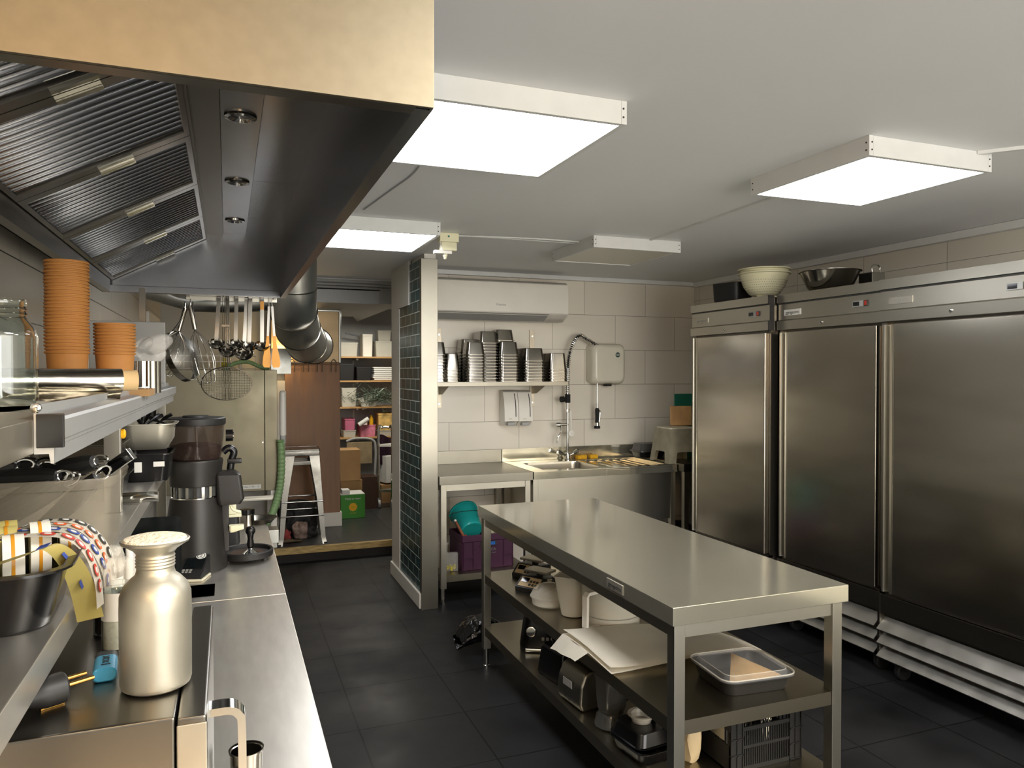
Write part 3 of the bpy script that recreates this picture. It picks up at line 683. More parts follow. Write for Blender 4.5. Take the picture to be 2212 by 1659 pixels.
# right of the sink: lidded tray, step stool, boards
t = thing('food_container', 'black food container with a smoky clear lid beside the step stool', 'container', (P(1400, 985, y=5.3).x, 5.30, .8805))
b = BM(); loft(b, pan_loops(.24, .18, .05, .03, .015, .01)); obj('tray', b, 'plastic_black', t)
b = BM(); loft(b, [rr(.26, .20, .035, .050), rr(.258, .198, .035, .056), rr(.235, .175, .03, .058), rr(.20, .14, .03, .11), rr(.17, .11, .03, .115)]); obj('lid', b, 'smoked_grey', t)
# step stool
t = thing('step_stool', 'worn white plastic step stool standing on the counter by the fridge', 'stool', (3.285, 4.95, .8805), rz=-.06)
b = BM()
W0, D0, W1, D1, Hs = .30, .30, .235, .235, .27
loft(b, [rr(W1 + .004, D1 + .004, .03, Hs - .02), rr(W1, D1, .03, Hs), ], cap0=False); obj('top_step', b, 'stool_white', t)
def sidewall(sgn, ax):
    bb = BM(); n = 12
    def f(u, v):
        s = (u - .5) * 2; z = v * (Hs - .01); k = v
        half = (W0 / 2) * (1 - k) + (W1 / 2) * k
        zb = 0 if abs(s) > .56 else .085 * min(1, (.56 - abs(s)) / .10 + .35)
        z = zb + v * (Hs - .01 - zb); k = z / Hs; half = (W0 / 2) * (1 - k) + (W1 / 2) * k
        p = (s * half, sgn * half, z)
        return p if ax == 'y' else (sgn * half, s * half, z)
    sheet(bb, f, 24, 4, .004); return bb
for sgn in (-1, 1):
    obj('side_wall', sidewall(sgn, 'y'), 'stool_white', t); obj('side_wall', sidewall(sgn, 'x'), 'stool_white', t)
t = tag(obj('chopping_board', box(BM(), -.015, .015, -.085, .085, 0, .155, .006, 3), 'wood_board', loc=(3.375, 5.02, 1.153), rot=(.0, .06, 1.25)), 'bamboo chopping board standing up on the step stool', 'chopping board')
t = tag(obj('chopping_board', box(BM(), -.008, .008, -.10, .10, 0, .52, .004), 'green_plastic', loc=(3.505, 5.15, .8815), rot=(.0, .0, 1.45)), 'green plastic chopping board behind the bamboo one', 'chopping board')
# hanging dark thing and dustpan under the corner counter
b = BM(); lathe(b, [(.11, 0), (.13, .30), (.135, .32), (.12, .34), (.06, .37)], seg=28, cap0=True, cap1=True); tag(obj('waste_bin', b, 'plastic_matte', loc=(3.40, 5.1, 0)), 'black round bin in the dark under the corner counter', 'bin')

# ------------------------------------------------------------------ under the side worktable: purple crate and its contents
cx0, cy0 = 1.71, 5.06; zc = .1915
t = thing('crate', 'purple plastic crate of cleaning things on the low shelf', 'crate', (cx0, cy0, zc), rz=.05)
b = BM(); w, d, h = .40, .28, .245
loft(b, [rr(w - .012, d - .012, .012, 0), rr(w - .008, d - .008, .012, .012), rr(w - .008, d - .008, .012, h - .05), rr(w, d, .012, h - .045), rr(w, d, .012, h), rr(w - .012, d - .012, .01, h), rr(w - .018, d - .018, .01, .012)]); obj('crate_body', b, 'purple', t)
b = BM()
for s in (-1, 1):
    for x in (.115, .185): box(b, s * x - .002, s * x + .002, -d / 2 - .004, -d / 2 + .006, .01, h - .045)
    box(b, s * .15 - .037, s * .15 + .037, -d / 2 - .005, -d / 2 + .006, .085, .09)
box(b, -.07, .07, -d / 2 - .005, -d / 2 + .006, h - .085, h - .08)
obj('ribs', b, 'purple', t)
b = BM(); box(b, -.06, .06, -d / 2 - .0012, -d / 2 + .004, h - .080, h - .052); obj('hand_hole', b, 'ink', t)
b = BM(); box(b, -.05, .05, -d / 2 - .0016, -d / 2 - .001, h - .078, h - .056); ob = obj('blue_label', b, 'blue_print', t)
text('lettering', 'HORECA', .027, 'ink_grey', t, (.0, -d / 2 - .004, .135), (PI / 2, 0, 0)); text('lettering', 'Food & Non-Food', .014, 'ink_grey', t, (.0, -d / 2 - .004, .112), (PI / 2, 0, 0))
t = thing('bucket', 'turquoise bucket tipped upside down in the purple crate', 'bucket', (1.615, 5.09, .50), rot=Vector((-.05, .80, .52)).to_track_quat('Z', 'Y').to_euler())
b = BM(); bowl(b, [(.078, -.10), (.10, .09), (.108, .092), (.108, .102), (.102, .104)], th=.0025); bk = obj('bucket_body', b, 'teal', t)
b = BM(); lathe(b, [(.078, -.10), (.082, -.088), (.078, -.1005), (.070, -.101), (.069, -.094), (.0005, -.094)], seg=36); obj('base_ring', b, 'teal', bk)
b = BM(); box(b, -.014, .018, -.012, .016, -.0965, -.0945, .001); obj('base_label', b, 'ink', bk)
b = BM(); tube(b, smooth([(-.108, 0, .095), (-.085, .07, .03), (0, .105, .0), (.085, .07, .03), (.108, 0, .095)], 6), .0022, 6); obj('wire_handle', b, 'chrome', t)
t = thing('hand_brush', 'wooden-handled brush with red and neon yellow head leaning on the bucket', 'brush', (1.555, 4.945, .40), rot=(-.2, -.45, 0))
b = BM(); cyl(b, (0, 0, .02), (0, .0, .15), .011, 14, .009); obj('handle', b, 'brown_handle', t)
b = BM(); lathe(b, [(.009, .15), (.010, .158), (.004, .163)], seg=14, cap0=True, cap1=True); obj('end_cap', b, 'plastic_white', t)
b = BM(); cyl(b, (-.01, 0, .03), (-.03, 0, -.01), .014, 12); cyl(b, (.008, 0, .03), (.016, -.0, .01), .013, 12); obj('ferrule', b, 'red_plastic', t)
b = BM(); box(b, .004, .05, -.014, .014, -.04, .012, .004, M=Matrix.Rotation(.5, 4, 'Y')); obj('brush_head', b, 'neon', t)
def blob(name, m, loc, s, label, cat, seed=0, amp=.3, sub=3, kind=None, group=None):
    b = BM(); bmesh.ops.create_icosphere(b, subdivisions=sub, radius=1); rnd = random.Random(seed)
    ph = [(rnd.uniform(2, 5), rnd.uniform(0, 6), Vector((rnd.uniform(-1, 1), rnd.uniform(-1, 1), rnd.uniform(-1, 1))).normalized()) for _ in range(9)]
    for v in b.verts:
        k = 1 + amp * sum(math.sin(f * v.co.dot(a) * 2 + p) for f, p, a in ph) / 5
        v.co = Vector((v.co.x * s[0] * k, v.co.y * s[1] * k, max(v.co.z * s[2] * k, -s[2] * .75)))
    o = obj(name, b, m, loc=(loc[0], loc[1], loc[2] + s[2] * .75), ang=25); return tag(o, label, cat, group, kind)
def sheet_thing(name, f, nu, nv, m, label, cat, th=.001, **k):
    b = BM(); sheet(b, f, nu, nv, th); return tag(obj(name, b, m, ang=60), label, cat)
b = BM(); sheet(b, lambda u, v: (-.05 + .10 * u + .01 * math.sin(v * 7), .012 * math.sin(u * 9 + v * 3), .16 * v + .015 * math.sin(u * 5)), 14, 14, .003); tag(obj('cleaning_cloth', b, 'yellow_cloth', loc=(1.77, 5.06, .405), rot=(-.15, .2, .2)), 'yellow cleaning cloth sticking out of the crate right of the bucket', 'cloth')
b = BM(); sheet(b, lambda u, v: (-.05 + .11 * u, .012 * math.sin(u * 8), .06 * v + .01 * math.sin(u * 5)), 12, 8, .003); tag(obj('wipe_pack', b, 'film', loc=(1.76, 4.99, .40), rot=(-.3, .0, .1)), 'crumpled clear wrapper in front of the yellow cloth', 'wrapper')
t = thing('spray_bottle', 'small bottle with a red cap standing in the right end of the crate', 'bottle', (1.83, 5.03, .305))
b = BM(); lathe(b, [(.02, 0), (.02, .13), (.009, .15), (.009, .16)], seg=18, cap0=True, cap1=True); obj('bottle_body', b, 'smoked_grey', t)
b = BM(); lathe(b, [(.011, .16), (.011, .18), (.006, .185)], seg=16, cap0=True, cap1=True); obj('cap', b, 'red_plastic', t)
b = BM(); box(b, -.006, .006, -.15, .15, .0, .012, .003); tag(obj('wooden_spatula', b, 'wood_board', loc=(1.56, 5.04, .43), rot=(.9, .2, .5)), 'wooden stick leaning out of the crate behind the bucket', 'stick')
t = thing('snack_bag', 'half empty clear bag with yellow nuts at the left end of the low shelf', 'bag', (1.45, 4.96, zc))
b = BM(); sheet(b, lambda u, v: (-.045 + .09 * u, -.03 + .02 * math.sin(u * PI) * (1 - v), .13 * v), 10, 10, .001); sheet(b, lambda u, v: (-.045 + .09 * u, .03 - .03 * v - .01 * math.sin(u * PI) * (1 - v), .13 * v), 10, 10, .001); obj('film', b, 'film', t)
bb = BM()
for k in range(26):
    q = bmesh.ops.create_icosphere(bb, subdivisions=1, radius=.009)['verts']; bmesh.ops.translate(bb, verts=q, vec=(random.uniform(-.036, .036), random.uniform(-.018, .018), random.uniform(.01, .04)))
ob = obj('nuts', bb, 'peanuts', t); ob['kind'] = 'stuff'
t = thing('clear_jar', 'pale plastic tub behind the snack bag on the low shelf', 'tub', (1.42, 5.10, zc)); b = BM(); bowl(b, [(.045, 0), (.05, .16), (.055, .163), (.055, .17)]); obj('tub_body', b, 'frosted', t)
t = thing('steel_pot', 'steel pot right of the purple crate on the low shelf', 'pot', (2.0 - .045, 5.18, zc))
t.location = (1.965, 5.25, zc)
b = BM(); bowl(b, [(.055, 0), (.06, .004), (.06, .16), (.064, .163), (.064, .167)], th=.0015); obj('pot_body', b, 'pan_steel', t)
b = BM(); lathe(b, [(.066, .172), (.066, .178), (.02, .186), (.0005, .187)], seg=32); obj('lid', b, 'pan_steel', t)

# ------------------------------------------------------------------ things on the fridges
t = thing('storage_box', 'black plastic box lying on the farthest fridge', 'box', (3.25, 4.17, 2.046), rz=.2)
b = BM(); loft(b, [rr(.24, .20, .02, 0), rr(.26, .21, .03, .02), rr(.27, .22, .03, .12), rr(.27, .22, .03, .13), rr(.26, .21, .03, .13), rr(.24, .19, .03, .02)]); obj('box_body', b, 'plastic_matte', t)
def colander(loc, R, h, label, holes=True):
    t = thing('colander', label, 'colander', loc, group='cream colanders on the farthest fridge')
    pr = [(R * .42, .018), (R * .62, .04), (R * .82, h * .5), (R * .95, h * .86), (R * .97, h - .01), (R * 1.06, h - .006), (R * 1.06, h)]
    b = BM(); bowl(b, pr, 48, th=.003); bd = obj('colander_bowl', b, 'cream_plastic', t)
    if holes:
        for s in range(4):
            a = s * PI / 2 + .5; bb = BM(); cyl(bb, (R * .42 * math.cos(a), R * .42 * math.sin(a), 0.0), (R * .45 * math.cos(a), R * .45 * math.sin(a), .022), .014, 12, .018); obj('foot', bb, 'cream_plastic', t)
        hb = BM(); n = 60
        for r_ in range(7):
            f = .18 + r_ * .085; z = h * f
            def rad(z):
                for (r0, z0), (r1, z1) in zip(pr, pr[1:]):
                    if z0 <= z <= z1: return r0 + (r1 - r0) * (z - z0) / (z1 - z0)
                return R
            for k in range(n):
                a = 2 * PI * k / n + (r_ % 2) * PI / n; q = bmesh.ops.create_icosphere(hb, subdivisions=1, radius=.0028)['verts']
                bmesh.ops.translate(hb, verts=q, vec=((rad(z) - .0006) * math.cos(a), (rad(z) - .0006) * math.sin(a), z))
        o = obj('drain_holes', hb, 'ink_grey', bd); o['kind'] = 'stuff'
    return t
c1 = P(1643, 640, z=2.046); cl = Vector((3.26, 3.91, 2.046))
colander((cl.x, cl.y, 2.046), .158, .17, 'cream plastic colander with drain holes, the lower of the nested pair')
colander((cl.x, cl.y, 2.108), .155, .135, 'cream plastic colander nested inside the one with visible holes', False)
t = thing('mixing_bowl', 'wide steel mixing bowl on the middle fridge', 'bowl', (3.33, 3.42, 2.046))
b = BM(); bowl(b, [(.085, 0), (.10, .004), (.125, .03), (.155, .095), (.165, .118), (.176, .12), (.176, .124)], 48, th=.0015); obj('bowl_body', b, 'pan_steel', t)
t = thing('metal_tin', 'grey metal tin with a wire loop behind the steel bowl', 'tin', (3.56, 3.33, 2.046))
b = BM(); box(b, -.05, .05, -.05, .05, 0, .115, .004); obj('tin_body', b, 'galvanised', t)
b = BM(); tube(b, smooth([(-.03, -.03, .115), (-.03, -.03, .15), (.01, -.03, .16), (.03, -.03, .145), (.03, -.03, .115)], 5), .004, 8); obj('wire_loop', b, 'chrome', t)
# ------------------------------------------------------------------ island worktable: things on the middle shelf (z=.50)
zm = .5005; zl = .2205
def scale_thing(x, y, rz, label):
    t = thing('kitchen_scale', label, 'scale', (x, y, zm), rz=rz, group='counter scales on the island shelf'); t.scale = (.82, .82, 1)
    b = BM(); prism(b, [(-.10, 0), (.09, 0), (.09, .055), (-.035, .065), (-.105, .02)], 'x', -.085, .085); obj('scale_body', b, 'plastic_matte', t)
    b = BM(); box(b, -.085, .085, -.02, .09, .078, .090, .004); obj('weighing_plate', b, 'steel_worn', t); b = BM(); cyl(b, (0, .035, .055), (0, .035, .078), .02); obj('plate_post', b, 'plastic_matte', t)
    # label on the slanted front
    p = Vector((0, -.0715, .0435)); an = math.atan2(.045, .07)
    b = BM(); box(b, -.07, .07, -.032, .032, 0, .0015); f = obj('front_label', b, 'paper_tan', t, loc=p, rot=(an, 0, 0))
    b = BM(); box(b, -.062, -.01, -.004, .026, .0015, .003); obj('display', b, 'screen', f)
    for k in range(6):
        b = BM(); box(b, .0 + (k % 3) * .022, .015 + (k % 3) * .022, -.024 + (k // 3) * .022, -.010 + (k // 3) * .022, .0015, .0028); obj('key', b, 'ink', f)
    return t
scale_thing(1.50, 3.60, -1.0, 'dark kitchen scale farther back on the island shelf, plate uppermost')
scale_thing(1.43, 3.375, -1.0, 'dark kitchen scale nearer the measuring jug')
t = thing('covered_dish', 'round clear dish with a domed glass lid behind the measuring jug', 'dish', (1.385, 3.115, zm)); t.scale = (.85, .85, .9)
b = BM(); bowl(b, [(.075, 0), (.095, .012), (.10, .045), (.106, .047), (.106, .052)]); obj('dish_base', b, 'clear_poly', t)
b = BM(); lathe(b, [(.104, .053), (.10, .06), (.085, .088), (.055, .105), (.03, .111), (.012, .112), (.01, .122), (.016, .130), (.0005, .132)], seg=36); obj('domed_lid', b, 'clear_poly', t)
t = thing('clear_canister', 'tall clear plastic canister standing behind the measuring jug', 'canister', (1.62, 3.22, zm)); b = BM(); bowl(b, [(.075, 0), (.082, .005), (.085, .20), (.09, .203), (.09, .21)]); obj('canister_body', b, 'clear_poly', t)
t = thing('measuring_jug', 'translucent plastic measuring jug with spout and open handle', 'jug', (1.43, 2.955, zm))
b = BM(); bowl(b, [(.05, 0), (.056, .004), (.068, .17), (.072, .174), (.072, .178)], 40)
for v in b.verts:
    if v.co.z > .13 and v.co.x < -.045: k = (v.co.z - .13) / .048; v.co.x -= .028 * k * max(0, 1 - abs(v.co.y) / .035)
obj('jug_body', b, 'frosted', t)
b = BM(); tube(b, smooth([(.066, 0, .155), (.10, .0, .158), (.118, 0, .13), (.112, 0, .07), (.095, 0, .04), (.060, 0, .05)], 5), .008, 8, sq=(.016, .009)); obj('handle', b, 'frosted', t)
t = thing('mixing_drum', 'large translucent drum with a white square handle on the island shelf', 'container', (1.535, 2.80, zm))
b = BM(); bowl(b, [(.112, 0), (.12, .006), (.12, .045), (.124, .048), (.130, .20), (.134, .202), (.134, .21)], 44, th=.003); bd = obj('drum_body', b, 'frosted', t)
b = BM(); tube(b, [(.1245 * math.cos(a), .1245 * math.sin(a), .05) for a in [2 * PI * k / 40 for k in range(40)]], .0015, 5, closed=True); obj('seam_ring', b, 'ink_grey', bd)
def uh(pts): b = BM(); tube(b, pts, .01, sq=(.026, .013)); return b
obj('handle', uh([(-.10, -.07, .165), (-.16, -.09, .165), (-.17, -.094, .155), (-.172, -.095, .03), (-.165, -.094, .018), (-.10, -.07, .018)]), 'plastic_white', t)
b = BM(); box(b, .12, .17, -.02, .01, .02, .045, .006); obj('side_lug', b, 'frosted', t)
# parchment sheets folded over the shelf edge
t = thing('parchment_sheets', 'wide stack of white parchment sheets overhanging the island shelf edge', 'paper', (0, 0, 0))
def PS(u, v, dz=0, k=0):
    a = Vector((1.266, 2.72)); bq = Vector((1.262, 2.30)); c = Vector((1.90, 2.28)); d = Vector((1.86, 2.62))
    q = (a * (1 - v) + bq * v) * (1 - u) + (d * (1 - v) + c * v) * u
    z = .512 + dz + .010 * math.sin(u * 3.1) + .006 * math.sin(v * 4 + u * 5) + (.012 * max(0, (.25 - u) * 4) ** 2 if k else 0)
    return (q.x, q.y, z)
b = BM(); sheet(b, lambda u, v: PS(u, v), 24, 12, .004); obj('lower_sheet', b, 'paper', t)
b = BM(); sheet(b, lambda u, v: PS(u * .96 + .0, v * .96 + .02, .008, 1), 24, 12, .003); obj('upper_sheet', b, 'paper', t)
def FL(u, v):
    p = Vector(PS(0, v * .55 + .02, .006)); return (p.x - .004 - .045 * u + .004 * math.sin(v * 9), p.y + .02 * u, p.z - .004 - .055 * u * (1.1 - .5 * v))
b = BM(); sheet(b, FL, 6, 12, .002); obj('folded_edge', b, 'paper', t)
# lidded container with flatbread
t = thing('food_container', 'black food container with clear lid and folded flatbread on the island shelf', 'container', (1.665, 2.105, zm), rz=-.08)
b = BM(); loft(b, pan_loops(.262, .235, .05, .035, .014, .010, .0014, 6)); obj('tray', b, 'plastic_matte', t)
b = BM(); w, d = .286, .259
loft(b, [rr(w, d, .045, .0515, 6), rr(w, d, .045, .058, 6), rr(w - .012, d - .012, .042, .059, 6), rr(w - .016, d - .016, .042, .052, 6), rr(w - .034, d - .034, .036, .052, 6), rr(w - .046, d - .046, .034, .068, 6)], cap0=False); obj('clear_lid', b, 'clear', t)
b = BM(); tube(b, rr(w - .004, d - .004, .043, .0585, 6), .0022, 6, closed=True); tube(b, rr(w - .046, d - .046, .034, .068, 6), .0012, 6, closed=True); obj('lid_rim', b, 'clear_poly', t)
b = BM(); n = 16; apex = Vector((.03, .108, .054)); pts = [Vector((-.105 + .21 * k / n * .86, -.085 - .012 * math.sin(PI * k / n), .044 + .008 * math.sin(PI * k / n))) for k in range(n + 1)]
sheet(b, lambda u, v: apex * (1 - v) + Vector((-.105 + .20 * u, -.092 - .014 * math.sin(PI * u), .046)) * v + Vector((0, 0, .01 * math.sin(PI * v) * math.sin(PI * u))), 14, 12, .005); obj('flatbread', b, 'tortilla', t)

# ---- things on the bottom shelf (z=.22)
t = thing('blender', 'black blender base with round dial, lying near the far end of the bottom shelf', 'blender', (1.45, 3.36, zl), rz=-.5)
b = BM(); loft(b, [rr(.20, .20, .04, 0), rr(.205, .21, .05, .03), rr(.17, .18, .05, .16), rr(.13, .14, .05, .20), rr(.10, .11, .04, .215)]); obj('housing', b, 'plastic_black', t)
b = BM(); lathe(b, [(.026, 0), (.024, .012), (.018, .014)], seg=24, M=Matrix.Rotation(PI / 2 - .12, 4, 'X'), cap0=True, cap1=True); bmesh.ops.translate(b, verts=b.verts, vec=(-.04, -.096, .10)); obj('dial', b, 'chrome', t)
for k in range(3): b = BM(); box(b, .01 + k * .022, .024 + k * .022, -.105, -.096, .06, .075, .002); obj('button', b, 'plastic_grey', t)
b = BM(); box(b, -.07, .07, -.112, -.10, .004, .022, .006); obj('front_rim', b, 'chrome', t)
t = thing('blender', 'glossy black square blender base next to the small silver machine', 'blender', (1.415, 2.985, zl), rz=.15)
b = BM(); loft(b, [rr(.19, .20, .015, 0), rr(.20, .21, .015, .01), rr(.175, .18, .015, .12), rr(.16, .165, .02, .135)]); obj('housing', b, 'plastic_black', t)
b = BM(); lathe(b, [(.072, .135), (.07, .165), (.055, .168), (.053, .15), (.02, .15), (.018, .17), (.0005, .172)], seg=28); obj('coupling', b, 'plastic_black', t)
b = BM(); tube(b, smooth([(.09, .05, .02), (.14, .0, .06), (.16, -.08, .04), (.10, -.14, .006), (.02, -.16, .005)], 6), .004, 6); obj('power_cord', b, 'rubber', t)
t = thing('food_processor_base', 'small silver food processor base with rounded front on the bottom shelf', 'food processor', (1.375, 2.72, zl), rz=.1)
pr = [(-.075, 0), (-.088, .03), (-.082, .10), (-.06, .145), (-.03, .16), (.10, .16), (.105, 0)]
b = BM(); prism(b, [(x, z) for x, z in pr], 'y', -.09, .09); bmesh.ops.bevel(b, geom=b.edges[:], offset=.012, segments=3, profile=.5, affect='EDGES'); obj('housing', b, 'steel_mid', t)
text('lettering', 'magimix', .025, 'ink', t, (-.0885, -.015, .035), (PI / 2 - .0, 0, -PI / 2)); b = BM(); box(b, -.0885, -.086, -.03, .04, .075, .105, .001); obj('control_panel', b, 'plastic_grey', t)
t = thing('blender_jug', 'smoky ribbed blender jug standing on the bottom shelf under the parchment', 'blender jug', (1.37, 2.50, zl))
b = BM(); lathe(b, [(.058, 0), (.064, .005), (.062, .02), (.05, .05), (.045, .055)], seg=32, cap0=True); 
for k in range(10):
    a = 2 * PI * k / 10; cyl(b, (.062 * math.cos(a), .062 * math.sin(a), .004), (.052 * math.cos(a), .052 * math.sin(a), .045), .004, 6)
obj('base_collar', b, 'smoked_grey', t)
b = BM(); n = 32; loops = []
for z, r in ((.055, .045), (.08, .055), (.19, .066), (.228, .07)): loops.append([((r + .003 * math.cos(8 * a)) * math.cos(a), (r + .003 * math.cos(8 * a)) * math.sin(a), z) for a in [2 * PI * k / n for k in range(n)]])
loft(b, loops, True, False); obj('jug_body', b, 'smoked_grey', t)
b = BM(); tube(b, smooth([(.066, 0, .22), (.11, 0, .22), (.118, 0, .17), (.10, 0, .11), (.058, 0, .09)], 5), .009, sq=(.02, .012)); obj('handle', b, 'plastic_black', t)
for k, (y, lab, mm) in enumerate(((2.285, 'stacked black trays at the near corner of the bottom shelf, lower tray', 'plastic_black'),)):
    t = thing('food_tray', lab, 'tray', (1.385, y, zl), rz=.1); b = BM(); loft(b, pan_loops(.165, .20, .045, .03, .012, .008)); obj('tray_body', b, mm, t)
t = thing('food_tray', 'stacked black trays at the near corner of the bottom shelf, upturned upper tray', 'tray', (1.385, 2.30, zl + .094), rz=.12); b = BM(); loft(b, [[(x, y, -z) for x, y, z in lp] for lp in pan_loops(.155, .18, .045, .03, .012, .008)]); obj('tray_body', b, 'plastic_black', t)
t = thing('small_dish', 'small clear rimmed dish on the upturned black tray', 'dish', (1.39, 2.31, zl + .095)); b = BM(); lathe(b, [(.034, 0), (.04, .022), (.05, .024), (.05, .028), (.038, .028), (.031, .004), (.0005, .004)], seg=28); obj('dish_body', b, 'clear_poly', t)
t = thing('clear_pitcher', 'clear pitcher with a thick handle beside the near leg of the island', 'pitcher', (1.545, 2.40, zl))
b = BM(); bowl(b, [(.05, 0), (.055, .004), (.065, .21), (.068, .215)], 32); obj('pitcher_body', b, 'smoked_grey', t)
b = BM(); tube(b, smooth([(-.04, -.05, .19), (-.08, -.10, .195), (-.095, -.115, .17), (-.10, -.12, .03), (-.085, -.11, .02)], 5), .01, sq=(.022, .010)); tube(b, smooth([(-.06, -.07, .18), (-.075, -.09, .16), (-.08, -.1, .05)], 5), .003, 6); obj('handle', b, 'clear_poly', t)
blob('paper_bag', 'paper_tan', (1.50, 2.17, zl), (.036, .045, .12), 'crumpled beige paper bag behind the near leg of the island', 'bag', 5, .12)
# black crate with cutlery
t = thing('crate', 'black slotted plastic crate on the near end of the bottom shelf', 'crate', (1.725, 2.145, zl), rz=.0)
w, d, h = .30, .20, .17
b = BM(); box(b, -w / 2, w / 2, -d / 2, d / 2, 0, .006)
for sy in (-1, 1):
    y = sy * (d / 2 - .002); 
    for k in range(26):
        x = -w / 2 + .052 + k * .0078; box(b, x, x + .0035, y - .002, y + .002, .01, h - .03)
    box(b, -w / 2, w / 2, y - .003, y + .003, 0, .015); box(b, -w / 2 + .05, w / 2 - .05, y - .003, y + .003, .075, .085); box(b, -w / 2 + .05, w / 2 - .05, y - .003, y + .003, h - .035, h - .022)
    for s in (-1, 1):
        box(b, *sorted((s * w / 2, s * (w / 2 - .05))), y - .002, y + .002, 0, h)
        for z in (.002, .055, .11, h - .004): box(b, *sorted((s * (w / 2 + .001), s * (w / 2 - .052))), y - .006, y + .006, z, z + .004)
        for x in (w / 2 - .002, w / 2 - .027, w / 2 - .05): box(b, s * x - .002, s * x + .002, y - .006, y + .006, 0, h)
for s in (-1, 1):
    x = s * (w / 2 - .002); box(b, x - .002, x + .002, -d / 2, d / 2, 0, .09); box(b, x - .004, x + .004, -d / 2, d / 2, h - .03, h)
    for k in range(10): yy = -d / 2 + .01 + k * .019; box(b, x - .002, x + .002, yy, yy + .006, .09, h - .03)
obj('crate_body', b, 'plastic_matte', t); b = BM(); box(b, -w / 2 - .0035, -w / 2 - .0005, -.07, .05, .10, .145); obj('label_plate', b, 'label_steel', t)
first = None
forks = [(-.09 + .012 * k, random.uniform(-.07, .06), random.uniform(-.25, .25), random.uniform(-.1, .25)) for k in range(15)]
for k, (x, y, ax, ay) in enumerate(forks):
    if first is None:
        b = BM(); tube(b, [(0, 0, 0), (0, 0, .10), (0, .004, .13)], .002, sq=(.008, .002)); tube(b, [(0, .004, .128), (0, .008, .145), (0, .003, .165)], .005, sq=(.020, .002)); first = obj('spoon', b, 'chrome'); tag(first, 'steel spoons standing in the black slotted crate', 'spoon', 'cutlery standing in the black crate'); o = first
    else: o = dup(first)
    o.location = (1.725 + x, 2.145 + y * .8, zl + .008); o.rotation_euler = (ax, ay * .5, random.uniform(0, 3))
b = BM(); box(b, -.022, .022, -.03, .03, 0, .135, .003); tag(obj('carton', b, 'label_white', loc=(1.66, 2.17, zl + .008), rot=(.1, .05, .3)), 'small pale carton tucked into the black crate with the cutlery', 'carton')

# black bin bag on the floor by the far leg
b = BM(); n = 30
def bag(u, v):
    a = u * 2 * PI; r = .075 * math.sin(PI * min(1, .12 + v * .88)) ** .6 * (1 + .22 * math.sin(3 * a + 4 * v) + .12 * math.sin(7 * a + 9 * v))
    x = -.16 + .36 * v; return (x, r * 1.25 * math.cos(a), max(.002, .058 + .055 * v + .05 * math.sin(v * 5) + r * .85 * math.sin(a)))
sheet(b, bag, 30, 24); bmesh.ops.remove_doubles(b, verts=b.verts, dist=.0005)
tag(obj('bin_bag', b, 'bag_black', loc=(1.36, 4.0, 0), rot=(0, 0, .12), ang=12), 'crumpled black bin bag on the floor by the far table leg', 'bag')
# ------------------------------------------------------------------ left worktops, over-shelf and everything on them
for (y0, y1, lab) in ((.25, 2.443, 'near steel worktop along the left wall, carrying the microwave'), (2.447, 3.83, 'far steel worktop along the left wall, under the coffee grinder')):
    t = thing('counter', lab, 'counter', (XL + .002, y0, 0)); w, d = .172 - XL - .002, y1 - y0
    b = BM(); box(b, 0, w, 0, d, .83, .87, .0025); box(b, 0, .012, 0, d, .87, .93, .001); obj('worktop', b, 'steel_counter', t)
    obj('cabinet', box(BM(), .01, w - .05, .02, d - .02, .10, .83), 'steel_dark', t)
    for x in (.06, w - .1):
        for y in (.08, d - .08): obj('foot', lathe(BM(), [(.018, .1), (.018, .0)], (x, y, 0), 16, cap0=True, cap1=True), 'chrome', t)
# over-counter shelf unit: posts, lower shelf z=1.25, upper shelf z=1.515
SX = XL + .003
t = thing('shelf_unit', 'two-tier steel shelf standing over the left worktop with an order rail', 'shelf', (SX, .35, .8705))
Y0 = .35
def sb(b, x0, x1, y0, y1, z0, z1, bev=.001): return box(b, x0 - SX, x1 - SX, y0 - Y0, y1 - Y0, z0 - .8705, z1 - .8705, bev)
obj('lower_shelf', sb(BM(), SX, -.20, .35, 3.27, 1.21, 1.25, .002), 'steel_counter', t)
obj('upper_shelf', sb(BM(), SX, -.222, .35, 3.27, 1.47, 1.513, .002), 'steel_worn', t)
for y, nm in ((.60, 0), (1.90, 1), (3.235, 1)):
    obj('post', sb(BM(), -.262, -.228, y, y + .03, .871, 1.209), 'steel', t); obj('post', sb(BM(), -.262, -.228, y, y + .03, 1.251, 1.469), 'steel', t)
def RAIL(y0, y1, dz, lab):
    pr = [(-.2218, 1.470), (-.2218, 1.531), (-.2185, 1.531), (-.2175, 1.519), (-.1925, 1.516), (-.190, 1.512), (-.190, 1.489), (-.196, 1.485), (-.196, 1.481), (-.2005, 1.478), (-.2005, 1.458), (-.204, 1.458), (-.206, 1.470)]
    b = BM(); loft(b, [[(x - SX, y - Y0, z - .8705 + dz) for x, z in pr] for y in (y0, y1)]); return obj('order_rail', b, 'rail_alu', t, label=lab, ang=20)
r1 = RAIL(1.06, 2.05, 0, 'nearer length of the pale aluminium order rail'); r2 = RAIL(2.055, 3.27, .001, 'farther length of the pale aluminium order rail')
b = BM(); box(b, -.218 - SX, -.1885 - SX, 1.052 - Y0, 1.0595 - Y0, 1.478 - .8705, 1.520 - .8705, .001); obj('end_cap', b, 'plastic_black', r1)
b = BM(); lathe(b, [(.006, 0), (.006, .006), (.003, .008)], seg=14, cap1=True, M=Matrix.Rotation(PI / 2, 4, 'X')); bmesh.ops.translate(b, verts=b.verts, vec=(-.219 - SX, 1.062 - Y0, 1.527 - .8705)); obj('screw', b, 'chrome', r1)
p = P(267, 931, x=-.225)
